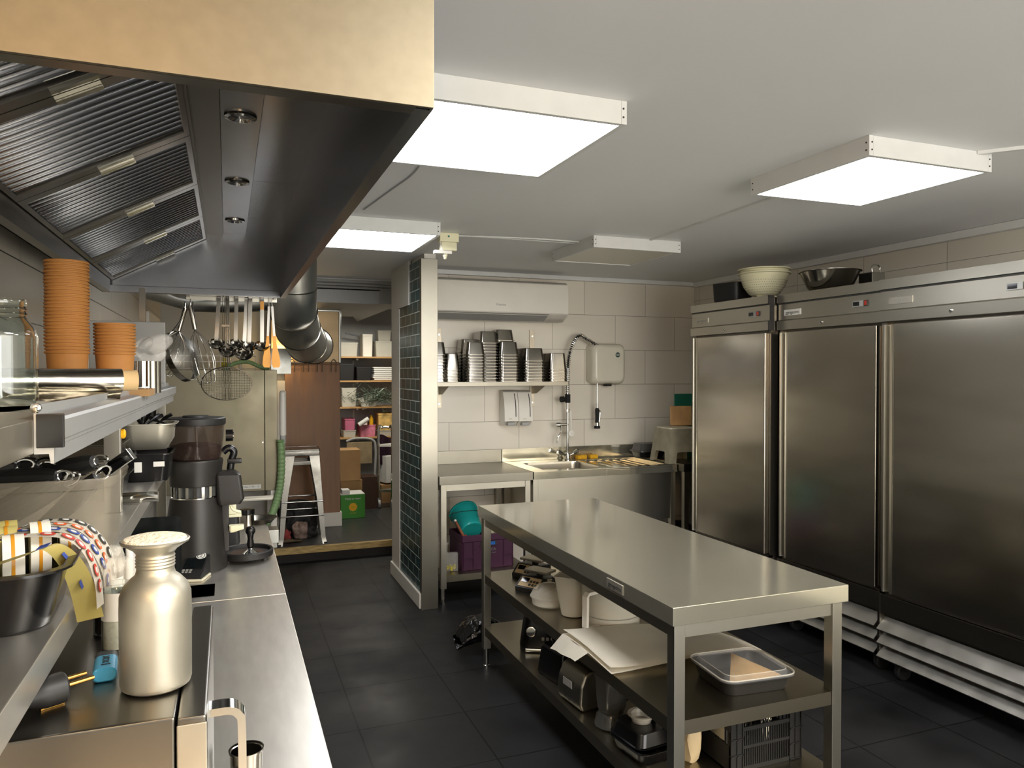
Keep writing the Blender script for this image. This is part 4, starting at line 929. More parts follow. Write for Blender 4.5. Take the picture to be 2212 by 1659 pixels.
b = BM(); lathe(b, [(.011, 0), (.011, .006), (.007, .009)], seg=20, M=Matrix.Rotation(PI / 2, 4, 'Y'), cap1=True); tag(obj('magnet', b, 'yellow_plastic', loc=(-.2275, 1.915, 1.43)), 'round yellow magnet on the shelf post', 'magnet')

# --- upper shelf things (top z=1.513)
zu = 1.5135
t = thing('mason_jar', 'clear embossed glass preserving jar nearest on the upper shelf', 'jar', (P(1, 800, y=1.40).x, 1.40, zu)); t.scale = (.88, .88, .88)
pr = [(.050, 0), (.057, .006), (.059, .02), (.059, .13), (.055, .145), (.043, .162), (.040, .168), (.042, .172), (.0405, .177), (.042, .181), (.040, .186), (.042, .19), (.042, .196), (.040, .199)]
b = BM(); bowl(b, pr, 48, th=.003)
for v in b.verts:
    a = math.atan2(v.co.y, v.co.x); z = v.co.z
    if .04 < z < .135 and v.co.xy.length > .0575: v.co.xy *= 1 + .012 * math.sin(a * 14 + z * 60) * math.sin(z * 110)
obj('jar_glass', b, 'glass', t)
# foil roll on papers
fx0, fx1 = P(62, 845, y=1.55), P(263, 845, y=1.72)
t = thing('foil_roll', 'roll of aluminium foil with its cardboard core sticking out on the upper shelf', 'foil roll', (0, 0, 0))
A, B_ = Vector((-.50, 1.58, 1.555)), Vector((P(262, 820, y=1.68).x, 1.68, 1.555)); dr = (B_ - A).normalized()
b = BM(); cyl(b, A, B_, .024, 36); obj('foil', b, 'foil', t)
b = BM(); cyl(b, B_ - dr * .002, B_ + dr * .028, .021, 32); cr = obj('cardboard_core', b, 'cardboard_pale', t); b = BM(); cyl(b, B_ + dr * .0275, B_ + dr * .0285, .0165, 28); obj('core_hole', b, 'ink', cr)
b = BM(); sheet(b, lambda u, v: (A + (B_ - A) * u + Vector((.006 * math.sin(u * 9), -.012 - .03 * v, -.019 - .0165 * v + .004 * math.sin(u * 12 + v * 4))))[:], 20, 6, .0006); obj('loose_foil', b, 'foil', t)
def flat(name, pts, z, m, label, cat, th=.002, curl=.0, rz=0):
    cx = sum(p[0] for p in pts) / 4; cy = sum(p[1] for p in pts) / 4; b = BM(); q = [Vector((p[0] - cx, p[1] - cy)) for p in pts]
    sheet(b, lambda u, v: (*(q[0] * (1 - u) * (1 - v) + q[1] * u * (1 - v) + q[2] * u * v + q[3] * (1 - u) * v), curl * math.sin(PI * u) * math.sin(PI * v) + curl * .6 * (u - .5) ** 2), 10, 10, th)
    return tag(obj(name, b, m, loc=(cx, cy, z)), label, cat)
flat('paper_sheet', [(-.44, 1.32), (-.30, 1.36), (-.25, 1.5), (-.45, 1.5)], 1.5175, 'paper', 'white paper with a lifted corner lying in front of the foil roll', 'paper', .001, .012)
flat('paper_sheet', [(-.36, 1.42), (-.25, 1.42), (-.245, 1.62), (-.36, 1.6)], 1.5145, 'paper_tan', 'beige paper stack under the end of the foil roll', 'paper', .006, .0)
flat('dark_tray', [(-.42, 1.24), (-.30, 1.28), (-.29, 1.40), (-.43, 1.38)], 1.5142, 'plastic_black', 'flat black tray edge under the white paper', 'tray', .003)
# kraft cups, each its own thing
def cup_stack(x, y, z0, n, pitch, desc):
    first = None
    for k in range(n):
        what = 'topmost' if k == n - 1 else ('bottom one' if k == 0 else ORD[n - k] + ' from the top'); lab = 'brown paper cup, %s %s' % (what, desc)
        if first is None:
            b = BM(); bowl(b, [(.038, 0), (.0385, .001), (.0435, .0835), (.0467, .0840), (.0478, .0865), (.0467, .0890)], 40, th=.0009); first = obj('paper_cup', b, 'kraft'); tag(first, lab, 'cup', 'brown paper cups on the upper shelf'); o = first
        else: o = dup(first, label=lab)
        o.location = (x + random.uniform(-.0008, .0008), y + random.uniform(-.0008, .0008), z0 + k * pitch)
tag(obj('cup_tray', box(BM(), -.15, .13, -.07, .08, 0, .018, .002), 'cardboard', loc=(P(200, 800, y=2.05).x, 2.05, zu)), 'flat brown cardboard tray under both stacks of paper cups', 'tray')
c = P(145, 700, y=2.02); cup_stack(c.x, 2.02, zu + .0185, 27, .0082, 'of the tall stack')
c = P(248, 700, y=2.08); cup_stack(c.x, 2.08, zu + .0185, 10, .0080, 'of the short stack')
t = thing('canister', 'ribbed shiny steel canister holding crumpled plastic wrap', 'canister', (P(310, 800, y=2.35).x, 2.35, zu))
b = BM(); n = 40; loft(b, [[((.044 + .0015 * math.cos(16 * a)) * math.cos(a), (.044 + .0015 * math.cos(16 * a)) * math.sin(a), z) for a in [2 * PI * k / 96 for k in range(96)]] for z in (0, .004, .085, .09)], True, True); obj('canister_body', b, 'chrome', t)
blob('plastic_wrap', 'film', (t.location.x, 2.35, zu + .091), (.056, .05, .038), 'crumpled clear plastic bag stuffed on the ribbed canister', 'wrap', 8, .85, 5)
x0, x1 = P(192, 700, y=3.1).x, P(357, 700, y=3.1).x
tag(obj('steel_tray', box(BM(), -(x1 - x0) / 2, (x1 - x0) / 2, -.004, .004, 0, .25, .0035), 'plastic_grey', loc=((x0 + x1) / 2, 3.1, zu)), 'grey flat tray standing upright at the far end of the upper shelf', 'tray')
b = BM(); box(b, -.011, .011, -.011, .011, 0, 1.899 - zu); tag(obj('hood_support', b, 'steel_dark', loc=(P(308, 650, y=3.2).x, 3.2, zu)), 'thin dark post between the upper shelf and the hood', 'post')

# --- lower shelf things (z=1.25)
z2 = 1.2505
t = thing('storage_bin', 'translucent plastic bin full of black-handled utensils on the lower shelf', 'bin', (-.345, 1.535, z2))
b = BM(); w, d, h = .32, .25, .142
L_ = [rr(w - .03, d - .03, .04, 0, 6), rr(w - .02, d - .02, .045, .006, 6), rr(w - .004, d - .004, .05, h - .02, 6), rr(w + .006, d + .006, .055, h - .018, 6), rr(w + .012, d + .012, .058, h - .004, 6), rr(w + .008, d + .008, .055, h, 6), rr(w - .008, d - .008, .048, h - .002, 6), rr(w - .026, d - .026, .04, .008, 6)]
loft(b, L_); obj('bin_body', b, 'bin_poly', t)
first = None
uts = [(-.40, 1.50, 1.400, 1.50, 1.25), (-.42, 1.56, 1.395, 1.46, 1.45), (-.36, 1.47, 1.392, 1.53, 1.05), (-.38, 1.53, 1.392, 1.56, 1.65), (-.33, 1.58, 1.389, 1.47, 1.35), (-.30, 1.50, 1.395, 1.35, .85), (-.43, 1.48, 1.407, 1.50, 1.30), (-.35, 1.6, 1.39, 1.6, 1.5),
       (-.34, 1.455, 1.33, 1.0, 1.3), (-.28, 1.46, 1.32, .8, 1.3), (-.40, 1.46, 1.32, 1.1, 1.3), (-.36, 1.45, 1.34, 1.05, 1.3)]
for k, (x, y, z, pit, yaw) in enumerate(uts):
    if first is None:
        r = thing('spatula', '', 'spatula', group='black-handled utensils in the translucent bin')
        b = BM(); tube(b, smooth([(0, 0, -.18), (0, 0, -.03), (0, .003, .05), (0, 0, .10)], 4), [.012, .012, .013, .013, .014, .015, .015, .016, .016, .015, .015, .013, .011], 10); obj('handle', b, 'plastic_matte', r)
        b = BM(); tube(b, [(.009 * math.cos(a), 0, .112 + .014 * math.sin(a)) for a in [2 * PI * q / 16 for q in range(16)]], .0022, 6, closed=True); obj('hanging_ring', b, 'chrome', r)
        first = r; o = r
    else: o = dup(first)
    o['label'] = 'black-handled utensil with ring, %s in the translucent bin' % ['lying on top', 'at the back left', 'pointing straight right', 'half buried at the left', 'by the far rim', 'shortest, by the right rim', 'highest of all', 'at the far back', 'slanting inside behind its front wall', 'slanting inside at its right end', 'slanting inside at its left end', 'deepest of those slanting inside'][k]
    o.location = (x, y, z); o.rotation_euler = (0, pit, -.15 + (yaw - 1.3) * .8)
t = thing('metal_tongs', 'shiny metal tongs end poking over the right corner of the bin', 'tongs', (-.215, 1.56, 1.385), rot=(.1, .95, -.2))
b = BM(); box(b, -.011, .011, -.002, .002, 0, .06, .001); box(b, -.011, .011, .008, .012, 0, .06, .001); box(b, -.012, .012, -.003, .013, .055, .06, .001); obj('jaws', b, 'chrome', t)
# black tray with label rolls
t = thing('takeaway_tray', 'glossy black tray full of sticker rolls at the near end of the lower shelf', 'tray', (-.315, 1.16, z2), rz=.06)
b = BM(); loft(b, pan_loops(.235, .26, .078, .045, .02, .010, .0015, 6)); obj('tray_body', b, 'plastic_black', t)
cols = ['paper', 'orange_scraper', 'glue_paper', 'orange_scraper', 'glue_paper', 'paper']
rolls = [(-.262, 1.135, .036, 'paper'), (-.285, 1.20, .036, 'glue_paper'), (-.245, 1.20, .038, 'paper'), (-.222, 1.265, .030, 'paper'), (-.30, 1.27, .034, 'glue_paper')]
labs = ['cream sticker roll nearest the viewer in the black tray', 'yellowish sticker roll in the middle left of the black tray', 'largest cream sticker roll in the middle of the tray', 'small cream sticker roll at the back right of the tray', 'yellowish sticker roll at the back left of the tray']
for (x, y, r_, m), lb in zip(rolls, labs):
    t = thing('sticker_roll', lb, 'sticker roll', (x, y, z2 + .036 + r_), group='sticker rolls in the black tray', rot=(0, 0, .25))
    b = BM(); lathe(b, [(.012, -.012), (r_, -.012), (r_, .012), (.012, .012)], seg=36, M=Matrix.Rotation(PI / 2, 4, 'Y')); bmesh.ops.contextual_create; obj('roll', b, m, t)
    b = BM(); lathe(b, [(r_ + .0004, -.0025), (r_ + .0004, .0015)], seg=36, M=Matrix.Rotation(PI / 2, 4, 'Y')); obj('stripe', b, 'orange_scraper', t)
# sticker strips hanging over the tray and shelf edge
strips = [(1.10, -.190, 1.207, .034, 'glue_paper', 'blue_ink', 'wide yellow-backed strip with blue labels, hanging lowest', -.33, 1.08),
          (1.165, -.170, 1.245, .026, 'paper', 'red_ink', 'white strip with red round stickers hanging over the tray rim', -.33, 1.13),
          (1.20, -.165, 1.235, .025, 'paper', 'blue_ink', 'white strip with dark blue round stickers hanging over the tray rim', -.33, 1.17),
          (1.235, -.168, 1.23, .024, 'paper', 'orange_ink', 'white strip with orange stickers, second from the back', -.31, 1.20),
          (1.268, -.166, 1.225, .026, 'paper', 'ink', 'white strip with dark round stickers nearest the translucent bin', -.30, 1.23)]
for y, xe, ze, wd, m, mi, lb, xs, ys in strips:
    t = thing('sticker_strip', lb, 'sticker strip', (0, 0, 0), group='sticker strips hanging out of the black tray')
    path = smooth([(xs, ys, 1.335), ((xs - .22) / 2, (ys + y) / 2, 1.352), (-.215, y, 1.348), (-.185, y + .004, 1.325), (xe, y + .002, 1.285), (xe + .004, y, ze)], 8)
    if m == 'glue_paper': path = smooth([(-.30, 1.07, 1.325), P(62, 1196, y=1.08), P(110, 1181, y=1.09), P(150, 1212, y=1.12), P(178, 1270, y=1.15), P(196, 1338, y=1.165)], 7)
    def F(u, v):
        i = u * (len(path) - 1); k = min(int(i), len(path) - 2); p = path[k].lerp(path[k + 1], i - k); wv = Vector((0, 1, 0)).lerp(Vector((.9, .45, 0)) if m == 'glue_paper' else Vector((.2, .97, 0)), u).normalized(); q = p + wv * (v - .5) * wd ; return (q.x, q.y, q.z)
    b = BM(); sheet(b, F, len(path) - 1, 2, .0005); obj('backing_strip', b, m, t)
    n = 9 if m != 'glue_paper' else 4
    for k in range(n):
        i = int((k + .5) / n * (len(path) - 2) * .93); p, q = path[i], path[i + 1]; tg = (q - p).normalized(); nn = Vector((0, 1, 0)).cross(tg).normalized(); 
        if nn.z < 0 and abs(nn.z) > .2: nn = -nn
        if abs(nn.z) <= .2 and nn.x < 0: nn = -nn
        c = p + nn * .0014; b = BM(); r_ = wd * .36
        if m == 'glue_paper': loft(b, [[c + tg * (a * r_ * .55) + Vector((0, bb * r_, 0)) + nn * h_ for a, bb in ((1, 1), (-1, 1), (-1, -1), (1, -1))] for h_ in (0, .0004)])
        else: loft(b, [[c + tg * (r_ * math.cos(a)) + Vector((0, r_ * math.sin(a), 0)) + nn * h_ for a in [2 * PI * s / 16 for s in range(16)]] for h_ in (0, .0004)])
        st = obj('sticker', b, mi, t)
        if m != 'glue_paper':
            b = BM(); loft(b, [[c + tg * (r_ * .5 * math.cos(a)) + Vector((0, r_ * .5 * math.sin(a), 0)) + nn * h_ for a in [2 * PI * s / 12 for s in range(12)]] for h_ in (.0005, .0008)]); obj('sticker_centre', b, 'label_white', st)
t = thing('tape_dispenser', 'black clip with a chrome loop at the near left of the lower shelf', 'clip', (-.322, .98, z2))
b = BM(); box(b, -.02, .02, -.03, .03, 0, .02, .004); obj('clip_body', b, 'plastic_black', t); b = BM(); tube(b, [(.02 + .008 * math.cos(a), 0, .012 + .012 * math.sin(a)) for a in [2 * PI * q / 14 for q in range(14)]], .002, 6, closed=True); obj('loop', b, 'chrome', t)
# far part of lower shelf: pans and black boxes
t = thing('steel_pot', 'large steel pan of black utensils on the black box behind the shelf post', 'pan', (P(320, 950, y=2.55).x, 2.55, 1.338))
b = BM(); loft(b, [rr(.11, .13, .03, 0, 5), rr(.145, .17, .04, .03, 5), rr(.15, .18, .04, .075, 5), rr(.17, .20, .045, .076, 5), rr(.17, .20, .045, .079, 5), rr(.148, .178, .04, .079, 5), rr(.14, .165, .04, .032, 5), rr(.105, .125, .03, .003, 5)]); obj('pan_body', b, 'aluminium', t)
lp = Vector(t.location)
first = None
for k in range(7):
    if first is None:
        b = BM(); tube(b, smooth([(0, 0, -.045), (0, 0, .02), (.004, 0, .045)], 4), [.003] * 4 + [.006] * 5, 8); first = obj('serving_spoon', b, 'plastic_black'); tag(first, 'black plastic utensil lying in the steel pan behind the post', 'utensil', 'black utensils in the steel pan'); o = first
    else: o = dup(first)
    o.location = lp + Vector((random.uniform(-.045, .045), random.uniform(-.05, .05), .07 + random.uniform(0, .012))); o.rotation_euler = (random.uniform(-1.3, 1.3), random.uniform(-1.2, 1.2), random.uniform(0, 3))
t = thing('storage_box', 'black plastic box under the steel pan on the lower shelf', 'box', (P(322, 1000, y=2.5).x, 2.50, z2))
b = BM(); loft(b, pan_loops(.13, .19, .082, .02, .01, .006)); obj('box_body', b, 'plastic_black', t)
obj('white_clip', box(BM(), -.03, -.01, -.1025, -.1, .03, .06, .001), 'label_white', t); obj('white_clip', box(BM(), .02, .05, -.1025, -.1, .045, .06, .001), 'label_white', t)
t = thing('cutlery_box', 'stacked steel pans in the shade left of the shelf post', 'pan', (-.36, 2.22, z2 + .058)); b = BM(); loft(b, [[(x, y, z) for x, y, z in lp2] for lp2 in pan_loops(.20, .22, .08, .03, .012, .008)]); obj('pan_body', b, 'pan_steel', t)
t = thing('black_tray', 'low black tray with white labels below the steel pan left of the post', 'tray', (-.36, 2.20, z2)); b = BM(); loft(b, pan_loops(.22, .26, .055, .03, .012, .008)); obj('tray_body', b, 'plastic_black', t)
b = BM(); cyl(b, (-.03, 0, 0), (.055, 0, 0), .013, 16); tag(obj('door_latch', b, 'chrome', loc=(-.215, 2.02, z2 - .06 + .075), rot=(0, 0, 0)), 'short chrome cylinder at the front edge of the lower shelf', 'cylinder')

# --- microwave
t = thing('microwave', 'steel microwave with a chunky door handle under the lower shelf', 'microwave', (-.05, 1.155, .8705))
b = BM(); box(b, -.45, -.008, -.215, .215, .012, .2995, .004); obj('housing', b, 'steel_dark', t)
b = BM(); box(b, -.006, .026, -.222, .220, .012, .300, .004); dr = obj('door', b, 'steel_dark', t)
b = BM(); box(b, -.0065, .0265, -.2235, -.2195, .22, .292, .002); box(b, -.0065, .0265, -.2235, -.2195, .03, .20, .002); obj('door_edge_trim', b, 'steel_worn', dr)
b = BM(); tube(b, smooth([(.024, -.12, .262), (.05, -.12, .262), (.062, -.12, .255), (.066, -.12, .235), (.066, -.12, .12), (.062, -.12, .10), (.05, -.12, .092), (.024, -.12, .075)], 5), .01, sq=(.028, .010)); obj('handle', b, 'chrome', dr)
for x in (-.4, -.06):
    for y in (-.18, .18): obj('foot', lathe(BM(), [(.014, 0), (.014, .012)], (x, y, 0), 14, cap0=True, cap1=True), 'rubber', t)
mz = 1.1706
# aluminium shaker bottle
t = thing('shaker_bottle', 'matte aluminium flask with a mesh sprinkler cap on the microwave', 'shaker', (-.0865, 1.045, mz))
b = BM(); lathe(b, [(.0005, 0), (.036, 0), (.0405, .003), (.042, .008), (.0425, .10), (.042, .118), (.038, .129), (.030, .138), (.024, .143), (.0225, .148), (.022, .152)], seg=56, cap1=True); obj('flask_body', b, 'aluminium', t)
nk = [(.022, .152)]
for k in range(4): nk += [(.0225, .1525 + k * .004), (.0235, .154 + k * .004), (.0225, .156 + k * .004)]
b = BM(); lathe(b, nk + [(.0225, .170), (.026, .175), (.035, .181), (.0400, .184), (.0410, .1865), (.0395, .188), (.038, .1875)], seg=56, cap0=True, cap1=True); cp = obj('sprinkler_cap', b, 'aluminium', t)
b = BM(); lathe(b, [(.0375, .1875), (.036, .1895), (.028, .1915), (.015, .193), (.0005, .1935)], seg=48); obj('sugar_mesh', b, 'sugar', cp)
bb = BM()
for k in range(420):
    a, r_ = random.uniform(0, 2 * PI), .036 * math.sqrt(random.random()); q = bmesh.ops.create_icosphere(bb, subdivisions=1, radius=.0010)['verts']; bmesh.ops.translate(bb, verts=q, vec=(r_ * math.cos(a), r_ * math.sin(a), .1935 - .006 * (r_ / .036) ** 2))
o = obj('sugar_grains', bb, 'sugar', cp); o['kind'] = 'stuff'
# salt and pepper mills
for (px, py, fill, lab) in ((234, 1364, 'pepper', 'glass mill with dark peppercorns, behind the salt mill'), (255, 1400, 'salt', 'glass mill with white salt beside the aluminium flask')):
    p = P(px, py, z=mz); t = thing('spice_mill', lab, 'mill', (max(p.x, -.175), p.y, mz), group='glass spice mills on the microwave')
    b = BM(); bowl(b, [(.0195, 0), (.021, .002), (.021, .085), (.017, .092), (.017, .096)], 32, th=.002); obj('glass_body', b, 'glass', t)
    b = BM(); lathe(b, [(.0005, .004), (.0185, .004), (.0185, .062 if fill == 'pepper' else .05), (.0005, .064 if fill == 'pepper' else .052)], seg=28); obj('filling', b, fill, t)
    b = BM(); lathe(b, [(.0213, .045), (.0213, .085)], seg=32); obj('label', b, 'label_white', t)
    if fill == 'pepper': b = BM(); lathe(b, [(.0214, .058), (.0214, .064)], seg=32); obj('red_band', b, 'red_ink', t)
    b = BM(); R = []
    for z, r_ in ((.094, .021), (.100, .0225), (.118, .0225), (.126, .020), (.131, .014), (.133, .004)): R.append([((r_ + .0008 * math.cos(14 * a)) * math.cos(a), (r_ + .0008 * math.cos(14 * a)) * math.sin(a), z) for a in [2 * PI * k / 56 for k in range(56)]])
    loft(b, R); obj('grinder_cap', b, 'clear_poly', t)
# blue vape-like box, lying on its back with the lower end towards the viewer
p = P(226, 1474, z=mz); t = thing('pocket_vaporizer', 'small blue and black rounded box with dark print lying on the microwave', 'vaporizer', (p.x, p.y, mz), rot=(0, 0, .10))
def vl(w_, h_, y, r_=.0075): return [(x, y, z + .009) for x, z, _ in rr(w_, h_, r_, 0, 6)]
b = BM(); loft(b, [vl(.025, .014, 0), vl(.028, .0178, .002), vl(.028, .0178, .052)]); obj('lower_shell', b, 'vape_blue', t)
b = BM(); loft(b, [vl(.0276, .0174, .0521), vl(.0276, .0174, .070), vl(.020, .011, .076, .005)]); obj('mouth_cap', b, 'vape_dark', t)
text('lettering', 'XOX', .012, 'ink', t, (.001, .034, .0182), (0, 0, PI / 2)); text('lettering', '***', .009, 'ink', t, (.001, .014, .0182), (0, 0, 0))
# plug
p = P(95, 1500, z=mz + .017); t = thing('power_plug', 'black plug with brass pins lying on the microwave by the shelf edge', 'plug', (p.x, p.y, mz + .019), rot=(0, 0, .55)); t.scale = (1.12, 1.12, 1.12)
b = BM(); M_ = Matrix.Rotation(PI / 2, 4, 'Y'); lathe(b, [(.0005, -.035), (.006, -.034), (.010, -.02), (.014, -.008), (.0165, 0), (.0165, .018), (.015, .020), (.0005, .020)], seg=28, M=M_); obj('plug_body', b, 'plastic_matte', t)
for s in (-1, 1): b = BM(); cyl(b, (.018, s * .0095, .004), (.046, s * .0095, .004), .0024, 12); obj('pin', b, 'brass', t)
b = BM(); box(b, -.004, .019, -.003, .003, -.0172, -.0158); obj('earth_strip', b, 'brass', t)
b = BM(); tube(b, smooth([(-.033, 0, 0), (-.06, .01, -.008), (-.085, .03, -.0125)], 5), .0042, 8); obj('cord', b, 'rubber', t)
t = thing('small_tin', 'open steel tin on the worktop under the microwave handle', 'tin', (.028, 1.345, .8705)); b = BM(); bowl(b, [(.024, 0), (.026, .003), (.027, .05), (.029, .051), (.029, .054)]); obj('tin_body', b, 'pan_steel', t)
t = thing('phone', 'white rounded phone edge standing behind the mills', 'phone', (-.19 + .015, 1.44, .8705)); t.location = (P(283, 1150, y=1.72).x, 1.72, .8705); b = BM(); box(b, -.007, .007, -.035, .035, 0, .345, .006, 3); obj('phone_body', b, 'plastic_white', t)
b = BM(); loft(b, [[(x, y, z) for x, z, y in lp3] for lp3 in (rr(.17, .25, .02, -.004, 5, 0, .125), rr(.17, .25, .02, .004, 5, 0, .125))]); tag(obj('tablet', b, 'screen', loc=(P(352, 1150, y=2.45).x - .035, 2.45, .885), rot=(-.12, 0, 0)), 'dark tablet leaning against the shelf post behind the grinder', 'tablet')

# --- coffee corner
gx, gy = P(424, 1150, y=2.88).x, 2.88; zc = .8705
t = thing('coffee_grinder', 'tall dark coffee grinder with a smoky bean hopper on the far worktop', 'coffee grinder', (gx, gy, zc))
b = BM(); lathe(b, [(.104, 0), (.105, .01), (.103, .04), (.100, .12), (.094, .20), (.086, .255), (.084, .262)], seg=56, cap0=True, cap1=True); obj('motor_body', b, 'grinder_black', t)
b = BM(); lathe(b, [(.080, .262), (.078, .300)], seg=48); obj('vent_band', b, 'ink', t)
b = BM()
for k in range(20):
    a = 2 * PI * k / 20; c, s = math.cos(a) * .0815, math.sin(a) * .0815; q = box(b, -.003, .003, -.005, .005, .262, .300, M=Matrix.Translation((c, s, 0)) @ Matrix.Rotation(a, 4, 'Z'))
lathe(b, [(.0855, .258), (.0865, .262), (.083, .264)], seg=48); obj('vent_slats', b, 'chrome', t)
b = BM(); lathe(b, [(.085, .300), (.087, .305), (.088, .36), (.092, .385), (.090, .392)], seg=56, cap0=True, cap1=True); obj('collar', b, 'grinder_black', t)
b = BM(); lathe(b, [(.082, .393), (.088, .41), (.096, .50), (.098, .535), (.095, .535), (.093, .50), (.085, .412), (.080, .395)], seg=56, cap0=True); hp = obj('hopper', b, 'smoked', t)
b = BM(); lathe(b, [(.0005, .396), (.079, .396), (.086, .44), (.05, .449), (.0005, .445)], seg=40); obj('coffee_beans', b, 'beans', hp)
b = BM(); lathe(b, [(.099, .515), (.101, .518), (.101, .538), (.097, .541), (.0005, .542)], seg=56); lathe(b, [(.045, .542), (.043, .548), (.0005, .549)], seg=36); obj('hopper_lid', b, 'plastic_matte', hp)
b = BM(); loft(b, [rr(.075, .08, .012, .23, 4, .112, -.02), rr(.092, .09, .012, .25, 4, .116, -.02), rr(.085, .085, .012, .335, 4, .108, -.02), rr(.065, .065, .012, .347, 4, .10, -.02)]); obj('dosing_head', b, 'grinder_black', t)
b = BM(); box(b, .085, .110, -.035, .0, .06, .235, .003); obj('arm', b, 'grinder_black', t)
b = BM(); loft(b, [rr(.016, .016, .006, .13, 4, .12, -.05), rr(.05, .03, .008, .14, 4, .135, -.05), rr(.05, .03, .008, .155, 4, .135, -.05)]); tube(b, smooth([(.115, -.05, .23), (.125, -.05, .21), (.15, -.05, .2)], 4), .005, 6); obj('portafilter_fork', b, 'cream_plastic', t)
b = BM(); cyl(b, (.10, .04, .47), (.125, .04, .47), .022, 18); kn = obj('side_knob', b, 'plastic_black', t); b = BM(); cyl(b, (.124, .04, .47), (.128, .04, .47), .013, 18); obj('knob_cap', b, 'chrome', kn)
b = BM(); tube(b, smooth([(.09, .03, .41), (.11, .03, .425), (.128, .03, .41), (.12, .03, .38), (.115, .03, .345)], 5), .013, 12); box(b, .105, .155, .012, .048, .368, .386, .004); obj('chute_elbow', b, 'plastic_black', t)
t = thing('portafilter', 'black portafilter basket with a cream clip beside the grinder', 'portafilter', (P(502, 1140, y=3.22).x, 3.22, zc)); b = BM(); loft(b, [rr(.05, .06, .015, 0), rr(.06, .07, .018, .015), rr(.05, .06, .015, .115)]); obj('holder', b, 'plastic_matte', t)
b = BM(); box(b, -.035, .035, -.03, .03, .116, .128, .003); box(b, -.03, .015, -.03, .03, .128, .20, .006); obj('clip', b, 'cream_plastic', t)
tx, ty = P(533, 1196, z=.89).x, P(533, 1196, z=.89).y
t = thing('tamping_tray', 'round dark wooden tamping tray at the edge of the far worktop', 'tray', (tx, ty, zc))
b = BM()
for k in range(3): a = 2 * PI * k / 3 - .6; cyl(b, (.075 * math.cos(a), .075 * math.sin(a), 0), (.075 * math.cos(a), .075 * math.sin(a), .012), .012, 12)
lathe(b, [(.0005, .010), (.088, .010), (.094, .014), (.096, .034), (.092, .038), (.086, .036), (.084, .024), (.0005, .023)], seg=56); obj('tray_body', b, 'plastic_matte', t)
b = BM(); lathe(b, [(.0005, .0252), (.06, .0252), (.06, .0232)], seg=40); obj('coffee_residue', b, 'wood_dark', t)
t = thing('tamper', 'coffee tamper with a black handle and steel foot on the round tray', 'tamper', (P(541, 1196, z=.9).x, P(541, 1196, z=.9).y, zc + .0256))
b = BM(); lathe(b, [(.0005, 0), (.029, 0), (.029, .008), (.024, .012), (.012, .02), (.009, .026)], seg=36); obj('tamper_foot', b, 'chrome', t)
b = BM(); lathe(b, [(.009, .024), (.013, .04), (.010, .06), (.012, .075), (.018, .085), (.018, .095), (.012, .104), (.0005, .106)], seg=28, cap0=True); obj('handle', b, 'plastic_black', t)
p = P(418, 1252, z=zc); t = thing('card_terminal', 'black card terminal with a pale round logo in front of the grinder', 'card terminal', (p.x, p.y + .02, zc), rz=-.3)
b = BM(); prism(b, [(-.045, 0), (.05, 0), (.05, .07), (-.045, .018)], 'x', -.04, .04); bmesh.ops.bevel(b, geom=b.edges[:], offset=.003, segments=2, profile=.5, affect='EDGES'); obj('terminal_body', b, 'plastic_matte', t)
b = BM(); box(b, -.045, .045, -.05, .04, 0, .008, .003); obj('terminal_base', b, 'stool_white', t)
an = math.atan2(.052, .095); f = obj('screen', box(BM(), -.032, .032, -.015, .035, 0, .0008), 'screen', t, loc=(0, -.001, .0435), rot=(an, 0, 0))
b = BM(); lathe(b, [(.016, 0), (.016, .0015)], seg=28, cap0=True, cap1=True); lg = obj('logo_disc', b, 'label_white', t, loc=(.012, .040, .0655), rot=(an, 0, 0)); b = BM(); tube(b, [(.012 * math.cos(a), .012 * math.sin(a), .0016) for a in [2 * PI * q / 24 for q in range(24)]], .0012, 5, closed=True); obj('logo_ring', b, 'ink', lg); text('lettering', '2', .018, 'ink', lg, (0, 0, .0017), (0, 0, 0))
for k in range(6): b = BM(); box(b, -.03 + (k % 3) * .012, -.022 + (k % 3) * .012, -.036 + (k // 3) * .01, -.029 + (k // 3) * .01, 0, .001); obj('key', b, 'ink_grey', t, loc=(0, -.001, .0435), rot=(an, 0, 0))
flat('rubber_mat', [(-.12, 2.50), (-.04, 2.50), (-.04, 2.64), (-.12, 2.64)], zc + .001, 'rubber', 'small dark mat in front of the card terminal', 'mat', .003)
t = thing('milk_pitcher', 'small steel pitcher at the far end of the worktop', 'pitcher', (P(534, 1100, y=3.55).x, 3.55, zc)); b = BM(); bowl(b, [(.028, 0), (.031, .004), (.029, .06), (.031, .062)]); obj('pitcher_body', b, 'pan_steel', t); b = BM(); lathe(b, [(.0315, .062), (.0315, .085), (.0005, .088)], seg=28); obj('lid', b, 'plastic_black', t)
t = thing('frying_pan', 'shallow dark pan on the far corner of the worktop', 'pan', (P(570, 1090, y=3.66).x - .02, 3.66, zc)); b = BM(); bowl(b, [(.055, 0), (.075, .02), (.082, .022)]); obj('pan_body', b, 'steel_dark', t)
t = thing('knife_box', 'small steel bracket box at the end corner of the worktop', 'box', (.10, 3.80, zc - .0)); t.location = (.197, 3.6, .79); b = BM(); box(b, -.022, .022, -.05, .05, 0, .06, .002); obj('box_body', b, 'galvanised', t)

